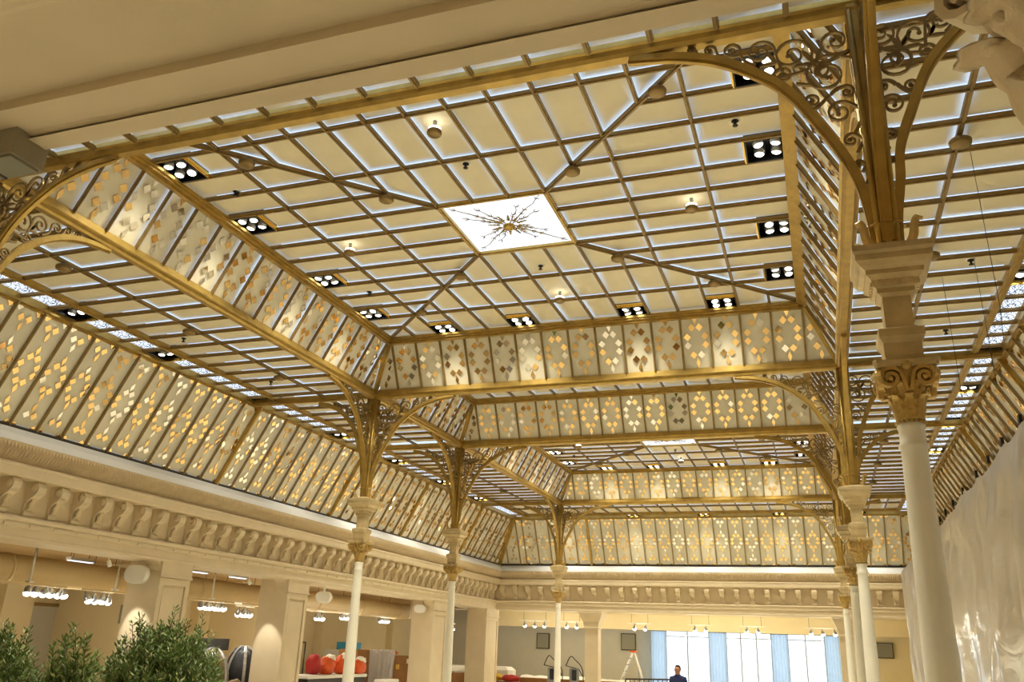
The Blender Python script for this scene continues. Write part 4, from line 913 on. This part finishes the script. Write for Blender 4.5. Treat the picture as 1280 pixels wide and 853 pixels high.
# ------------------------------------------------------------------ stored goods
def lump(name, c, r, mt, parent=None, seed=1, amp=.18, label=None, cat=None, group=None, flat=True):
    m = M(); nu, nv = 22, 14; m.ball((0, 0, 0), 1, 1, 1, nu, nv)
    for i, p in enumerate(m.v):
        k = 1 + amp * mnoise.noise((p.x * 1.6 + seed * 7, p.y * 1.6, p.z * 1.6)) + amp * .4 * mnoise.noise((p.x * 5 + seed, p.y * 5, p.z * 5)); q = p * k
        if flat: q.z = max(q.z, -.72)
        m.v[i] = Vector((c[0] + q.x * r[0], c[1] + q.y * r[1], c[2] + q.z * r[2]))
    return ob(name, m, mt, parent, label, cat, group)
def rbox(name, x0, y0, z0, x1, y1, z1, mt, parent=None, b=.05, **kw):
    m = M(); 
    prof = [(x0 + b, y0), (x1 - b, y0), (x1, y0 + b), (x1, y1 - b), (x1 - b, y1), (x0 + b, y1), (x0, y1 - b), (x0, y0 + b)]
    cx, cy = (x0 + x1) / 2, (y0 + y1) / 2; sh = lambda k: [(cx + (x - cx) * k, cy + (y - cy) * k) for x, y in prof]
    kk = 1 - b * 1.2 / max(.2, min(x1 - x0, y1 - y0)); rings = [(sh(kk), z0), (prof, z0 + b), (prof, z1 - b), (sh(kk), z1)]
    vs_ = [(x, y, z) for pr_, z in rings for x, y in pr_]; fs = [tuple(range(7, -1, -1)), tuple(range(24, 32))] + [(i * 8 + j, i * 8 + (j + 1) % 8, i * 8 + 8 + (j + 1) % 8, i * 8 + 8 + j) for i in range(3) for j in range(8)]
    m.add(vs_, fs); return ob(name, m, mt, parent, **kw)
# wrapped bundles behind the bushes
rbox('storage_pallet', -21.2, 13.4, FLOOR, -18.6, 19.4, FLOOR + .25, 'cardboard', label='low wooden pallet under the wrapped bundles', cat='pallet')
for i, (c, r, mt, l) in enumerate((((-19.9, 14.55, -2.05), (.9, .74, 1.42), 'dark_textile', 'dark bundle wrapped in clear film beside the bushes'), ((-20.3, 16.3, -2.03), (.85, .76, 1.4), 'taupe_textile', 'beige wrapped bundle in the middle of the pile'), ((-19.9, 18.15, -2.0), (.95, .8, 1.48), 'dark_textile', 'large dark bundle wrapped in film against the second pier'))):
    t = empty('wrapped_bundle', c[0], c[1], c[2] - 1, l, 'bundle', 'film wrapped bundles'); b = lump('textile', c, r, mt, t, i + 1, .2)
    m = M(); 
    for k in range(7):
        a = k * .9; m.ribbon([(c[0] + r[0] * 1.08 * math.cos(a) * math.sin(q), c[1] + r[1] * 1.08 * math.sin(a) * math.sin(q), c[2] + r[2] * 1.08 * math.cos(q)) for q in [.2 + j * .22 for j in range(9)]], .07, .012, (-math.sin(a), math.cos(a), 0))
    ob('film_strip', m, 'film_wrap', t)
for i, (c, r) in enumerate((((-18.1, 15.2, FLOOR + .62), (.42, .8, .84)), ((-18.1, 17.4, FLOOR + .64), (.42, .85, .86)))):
    t = lump('textile_roll', c, r, 'taupe_textile', None, i + 9, .15, ['beige textile roll low in front of the dark bundle', 'beige textile roll low in front of the pile by the pier'][i], 'textile roll', 'beige textile rolls')
# trestle table with orange bags
t = empty('trestle_table', -18.6, 24, FLOOR, 'dark trestle table with pale top under the orange bags', 'table')
rbox('table_top', -19.3, 21.2, -1.95, -18.0, 27.6, -1.78, 'foam_white', t, .03); rbox('apron', -19.25, 21.3, -2.25, -18.05, 27.5, -1.95, 'dark_metal', t, .02)
for x in (-19.2, -18.15):
    for y in (21.5, 27.2): rbox('leg', x, y, FLOOR, x + .1, y + .15, -2.25, 'dark_metal', t, .01)
for i, (c, r, mt, l) in enumerate((((-18.7, 24.1, -1.38), (.45, .58, .55), 'orange_bag', 'orange sack lying on the trestle table'), ((-18.8, 22.95, -1.32), (.4, .45, .62), 'red_cloth', 'dark red cloth heap on top of the sacks'), ((-18.5, 25.35, -1.34), (.4, .48, .6), 'orange_bag', 'orange sack left of the white column'), ((-18.3, 26.9, -1.42), (.4, .7, .5), 'orange_bag', 'orange sack right of the white column'))):
    b = lump('sack', c, r, mt, None, i + 20, .22, l, 'sack', 'sacks on the trestle table')
    if mt == 'orange_bag': lump('white_flap', (c[0] + .1, c[1] + .15, c[2] + r[2] * .75), (.25, .4, .22), 'foam_white', b, i + 40, .3)
# cartons
t = empty('tall_carton', -20.3, 32, FLOOR, 'tall brown carton wrapped in shiny film beside the white column', 'carton')
rbox('carton_body', -21.2, 29.6, FLOOR, -19.9, 34.6, -.5, 'cardboard', t, .03)
m = M(); m.grid(40, 14, lambda u, v: (-19.82 + .05 * math.sin(u * 34 + 3 * v) + .05 * mnoise.noise((u * 9, v * 3, 1)), 31.0 + 3.6 * u, -.48 - 2.3 * v)); ob('film_wrap', m, 'film_wrap', t)
t = empty('brown_crate', -20.4, 36, FLOOR, 'dark brown carton with a yellow label right of the wrapped one', 'carton')
rbox('crate_body', -21.2, 34.9, FLOOR, -20.0, 37.9, -.86, 'cardboard', t, .03); ob('yellow_label', M().box(-20.0, 35.2, -1.7, -19.98, 35.7, -1.4), 'paper_yellow', t); ob('white_label', M().box(-20.0, 36.8, -1.35, -19.98, 37.2, -1.05), 'paper_white', t)
lump('sack', (-20.6, 35.6, -.7), (.35, .7, .16), 'orange_bag', None, 51, .25, 'flat orange bag lying on the brown carton', 'sack', 'sacks on the cartons')
rbox('white_carton', -18.6, 29.6, FLOOR, -17.9, 31.6, -2.15, 'foam_white', None, .04, label='small white carton low in front of the wrapped carton', cat='carton')
t = empty('clothes_rack', -22.5, 26.5, FLOOR, 'dark clothes rail standing behind the sacks', 'rack')
for y in (24.5, 27.8): ob('upright', M().tube([(-22.5, y, FLOOR), (-22.5, y, -.2)], .04, 6), 'dark_metal', t)
ob('top_rail', M().tube([(-22.5, 24.5, -.2), (-22.5, 27.8, -.2)], .04, 6), 'dark_metal', t)
for k in range(4): ob('garment', M().grid(6, 6, lambda u, v: (-22.5 + (u - .5) * .6, 25.0 + k * .6 + .08 * math.sin(u * 6), -.3 - 1.6 * v), (0, .06, 0)), 'dark_textile', t)
rbox('teal_box', -23.4, 33.0, -.6, -22.4, 34.6, -.1, 'teal', None, .04, label='teal and white box on a shelf behind the white column', cat='box')
rbox('shelf_unit', -23.5, 31.6, FLOOR, -22.3, 35.2, -.6, 'gallery_grey', None, .03, label='grey shelf unit carrying the teal box', cat='shelf')
t = empty('boxed_mattress', -21, 48, FLOOR, 'brown boxes with a white foam slab in the narrow gap', 'carton')
rbox('lower_box', -21.8, 46.2, FLOOR, -20.4, 49.8, -2.1, 'cardboard', t, .04); rbox('foam_slab', -21.8, 46.2, -2.1, -20.4, 49.8, -1.55, 'foam_white', t, .15)
# far gallery goods
rbox('foam_stack', -19.0, 47.2, FLOOR, -16.0, 48.6, -1.5, 'foam_white', None, .25, label='white foam block beside the corner pier', cat='foam block')
t = empty('sheeted_table', -12, 47.6, FLOOR, 'long low table draped with a white sheet in the far gallery', 'table')
m = M(); m.grid(60, 10, lambda u, v: (-15.3 + 8.6 * u, 46.6 + (1.6 * min(1, v * 1.6)) + .05 * mnoise.noise((u * 20, v * 3, 0)), -2.05 + .07 * mnoise.noise((u * 14, v * 4, 5)) - .06 * u * math.sin(u * 9) - (1.2 * max(0, .35 - v) / .35 if v < .35 else 0) * 1.0)); ob('white_sheet', m, 'foam_white', t)
rbox('table_body', -15.2, 46.9, FLOOR, -6.8, 48.1, -2.2, 'cardboard', t, .03)
for i, (c, r, mt, l) in enumerate((((-15.6, 46.0, -2.29), (.75, .4, .28), 'red_cloth', 'red cloth heap by the corner pier'), ((-16.7, 46.2, -2.26), (.35, .35, .3), 'paper_yellow', 'yellow bag left of the red cloth'))):
    lump('sack', c, r, mt, None, i + 60, .25, l, 'sack', 'bags in the far gallery')
rbox('low_bench', -17.4, 45.6, FLOOR, -14.6, 46.5, -2.52, 'cardboard', None, .03, label='low brown bench under the red cloth heap', cat='bench')
# folded equipment with bent tubes
t = empty('folding_trolley', -11.6, 45.6, FLOOR, 'dark folded trolley with bent tube handles behind the column', 'trolley')
for i, (x0, x1) in enumerate(((-12.7, -11.5), (-11.0, -9.9))):
    rbox('trolley_panel', x0 + .2, 45.4, FLOOR + .2, x1 - .2, 45.7, -1.35, 'steel', t, .05); rbox('dark_pouch', x0 + .4, 45.28, -2.2, x0 + .75, 45.4, -1.45, 'dark_textile', t, .04)
    ob('bent_handle', M().tube(catmull([(x0 - .1, 45.5, -1.2), (x0 + .25, 45.5, -.55), (x0 + .6, 45.5, -.75), (x1 + .1, 45.5, -1.5), (x1 + .1, 45.5, FLOOR)], 4), .035, 6), 'dark_metal', t)
    ob('cross_tube', M().tube([(x0 - .1, 45.5, -1.2), (x1 - .2, 45.5, -1.4), (x1 + .1, 45.5, -1.9)], .03, 6), 'dark_metal', t)
t = empty('step_ladder', -7, 49.4, FLOOR, 'pale pink step ladder standing open by the window bay', 'ladder')
for sx, x1 in ((-1, -8.3), (1, -5.7)):
    for yy in (49.1, 49.7):
        ob('rail', M().tube([(-6.75 + sx * .06, 49.4 + (yy - 49.4) * .5, -.05), (x1, yy, FLOOR)], .06 if sx < 0 else .035, 6), 'foam_white', t)
for k in range(1, 7):
    f = k / 7; xx = -6.8 + (-8.3 + 6.8) * f; zz = -.05 + (FLOOR + .05) * f; ob('rung', M().box(xx - .12, 49.15, zz - .03, xx + .12, 49.65, zz + .03), 'steel', t)
ob('top_cap', M().box(-7.0, 49.15, -.08, -6.5, 49.65, .02), 'orange_bag', t)
t = empty('crowd_barrier', -.3, 21, FLOOR, 'dark metal barrier rail just left of the man in blue', 'barrier')
ob('top_rail', M().tube([(-1.35, 21, -1.2), (.75, 21, -1.13)], .035, 6), 'dark_metal', t); ob('bottom_rail', M().tube([(-1.35, 21, -2.9), (.75, 21, -2.9)], .03, 6), 'dark_metal', t)
for k in range(11): x = -1.35 + 2.1 * k / 10; ob('upright', M().tube([(x, 21, -1.2 + .007 * k), (x, 21, FLOOR if k in (0, 10) else -2.9)], .035 if k in (0, 10) else .018, 6), 'dark_metal', t)
# ------------------------------------------------------------------ man in blue
def person(x, y, label):
    S2 = 1 / S; J = {}; vs_ = []; es = []; rs = []
    def add(n, p, r, par=None):
        J[n] = len(vs_); vs_.append(p); rs.append(r)
        if par is not None: es.append((J[par], J[n]))
    add('pelvis', (0, 0, .92), (.16, .12)); add('waist', (0, 0, 1.05), (.15, .105), 'pelvis'); add('chest', (0, 0, 1.25), (.175, .115), 'waist'); add('upper', (0, .01, 1.37), (.16, .095), 'chest')
    add('neck', (0, .0, 1.45), (.062, .062), 'upper'); add('jaw', (0, -.015, 1.52), (.065, .075), 'neck'); add('head', (0, -.01, 1.60), (.078, .098), 'jaw'); add('crown', (0, .0, 1.655), (.06, .075), 'head')
    for sg, n in ((-1, 'r'), (1, 'l')):
        add('sh' + n, (sg * .19, .01, 1.37), (.065, .065), 'upper'); add('ua' + n, (sg * .225, .02, 1.22), (.055, .055), 'sh' + n); add('el' + n, (sg * .245, .03, 1.08), (.045, .045), 'ua' + n); add('fa' + n, (sg * .24, -.05, .95), (.038, .04), 'el' + n); add('wr' + n, (sg * .235, -.10, .86), (.026, .03), 'fa' + n); add('pa' + n, (sg * .23, -.125, .80), (.02, .04), 'wr' + n)
        for k in range(4):
            o = (-.03 + .02 * k); ln = (.05, .065, .06, .045)[k]
            add(f'f{k}a{n}', (sg * .23, -.135 + o, .765), (.009, .009), 'pa' + n); add(f'f{k}b{n}', (sg * .222, -.145 + o, .765 - ln * .6), (.008, .008), f'f{k}a{n}'); add(f'f{k}c{n}', (sg * .212, -.145 + o, .765 - ln), (.007, .007), f'f{k}b{n}')
        add('t1' + n, (sg * .215, -.165, .80), (.01, .01), 'pa' + n); add('t2' + n, (sg * .205, -.185, .775), (.009, .009), 't1' + n)
        add('hip' + n, (sg * .095, 0, .86), (.095, .1), 'pelvis'); add('kn' + n, (sg * .105, -.01, .49), (.06, .065), 'hip' + n); add('ca' + n, (sg * .108, .02, .34), (.052, .058), 'kn' + n); add('an' + n, (sg * .11, .02, .09), (.036, .042), 'ca' + n); add('to' + n, (sg * .12, -.14, .045), (.045, .04), 'an' + n)
    me = bpy.data.meshes.new('body'); me.from_pydata(vs_, es, []); o = bpy.data.objects.new('body', me); COL.objects.link(o)
    md = o.modifiers.new('skin', 'SKIN'); md.use_smooth_shade = True
    for i, r in enumerate(rs): me.skin_vertices[0].data[i].radius = r
    me.skin_vertices[0].data[0].use_root = True
    o.modifiers.new('sub', 'SUBSURF').levels = 2
    dg = bpy.context.evaluated_depsgraph_get(); nm = bpy.data.meshes.new_from_object(o.evaluated_get(dg)); bpy.data.objects.remove(o)
    for q in ('blue_shirt', 'trousers', 'skin', 'black'): nm.materials.append(MAT[q])
    for p in nm.polygons:
        c = p.center; p.use_smooth = True
        p.material_index = 2 if c.z > 1.455 or (abs(c.x) > .17 and c.z < .88) else (0 if c.z > .93 or abs(c.x) > .2 else (1 if c.z > .1 else 3))
    t = empty('person', x, y, FLOOR, label, 'person')
    b = bpy.data.objects.new('body', nm); COL.objects.link(b); b.parent = t
    def bit(name, m, mt): q = bpy.data.objects.new(name, mesh(name, m, mt, True, 1.0)); COL.objects.link(q); q.parent = t
    h = M(); h.grid(14, 8, lambda u, v: (.086 * math.cos(u * math.pi) * math.cos(v * 1.1), -.005 + .108 * math.sin(u * math.pi) * math.cos(v * 1.1) * .98, 1.565 + .125 * math.sin(v * 1.1) + .02), (0, 0, .004)); bit('hair', h, 'hair')
    bit('nose', M().ball((0, -.112, 1.575), .014, .02, .022, 8, 6), 'skin')
    for sg in (-1, 1): bit('ear', M().ball((sg * .083, 0, 1.575), .012, .022, .034, 8, 6), 'skin'); bit('eye', M().ball((sg * .032, -.096, 1.598), .013, .01, .008, 8, 6), 'hair')
    bit('mouth', M().ball((0, -.098, 1.53), .026, .008, .006, 8, 5), 'red_cloth')
    bit('collar', M().lathe([(.085, 1.43), (.078, 1.465), (.07, 1.47)], 16), 'blue_shirt')
    t.rotation_euler = (0, 0, -.35)
person(1.17, 20, 'balding man in a dark blue shirt standing before the windows')
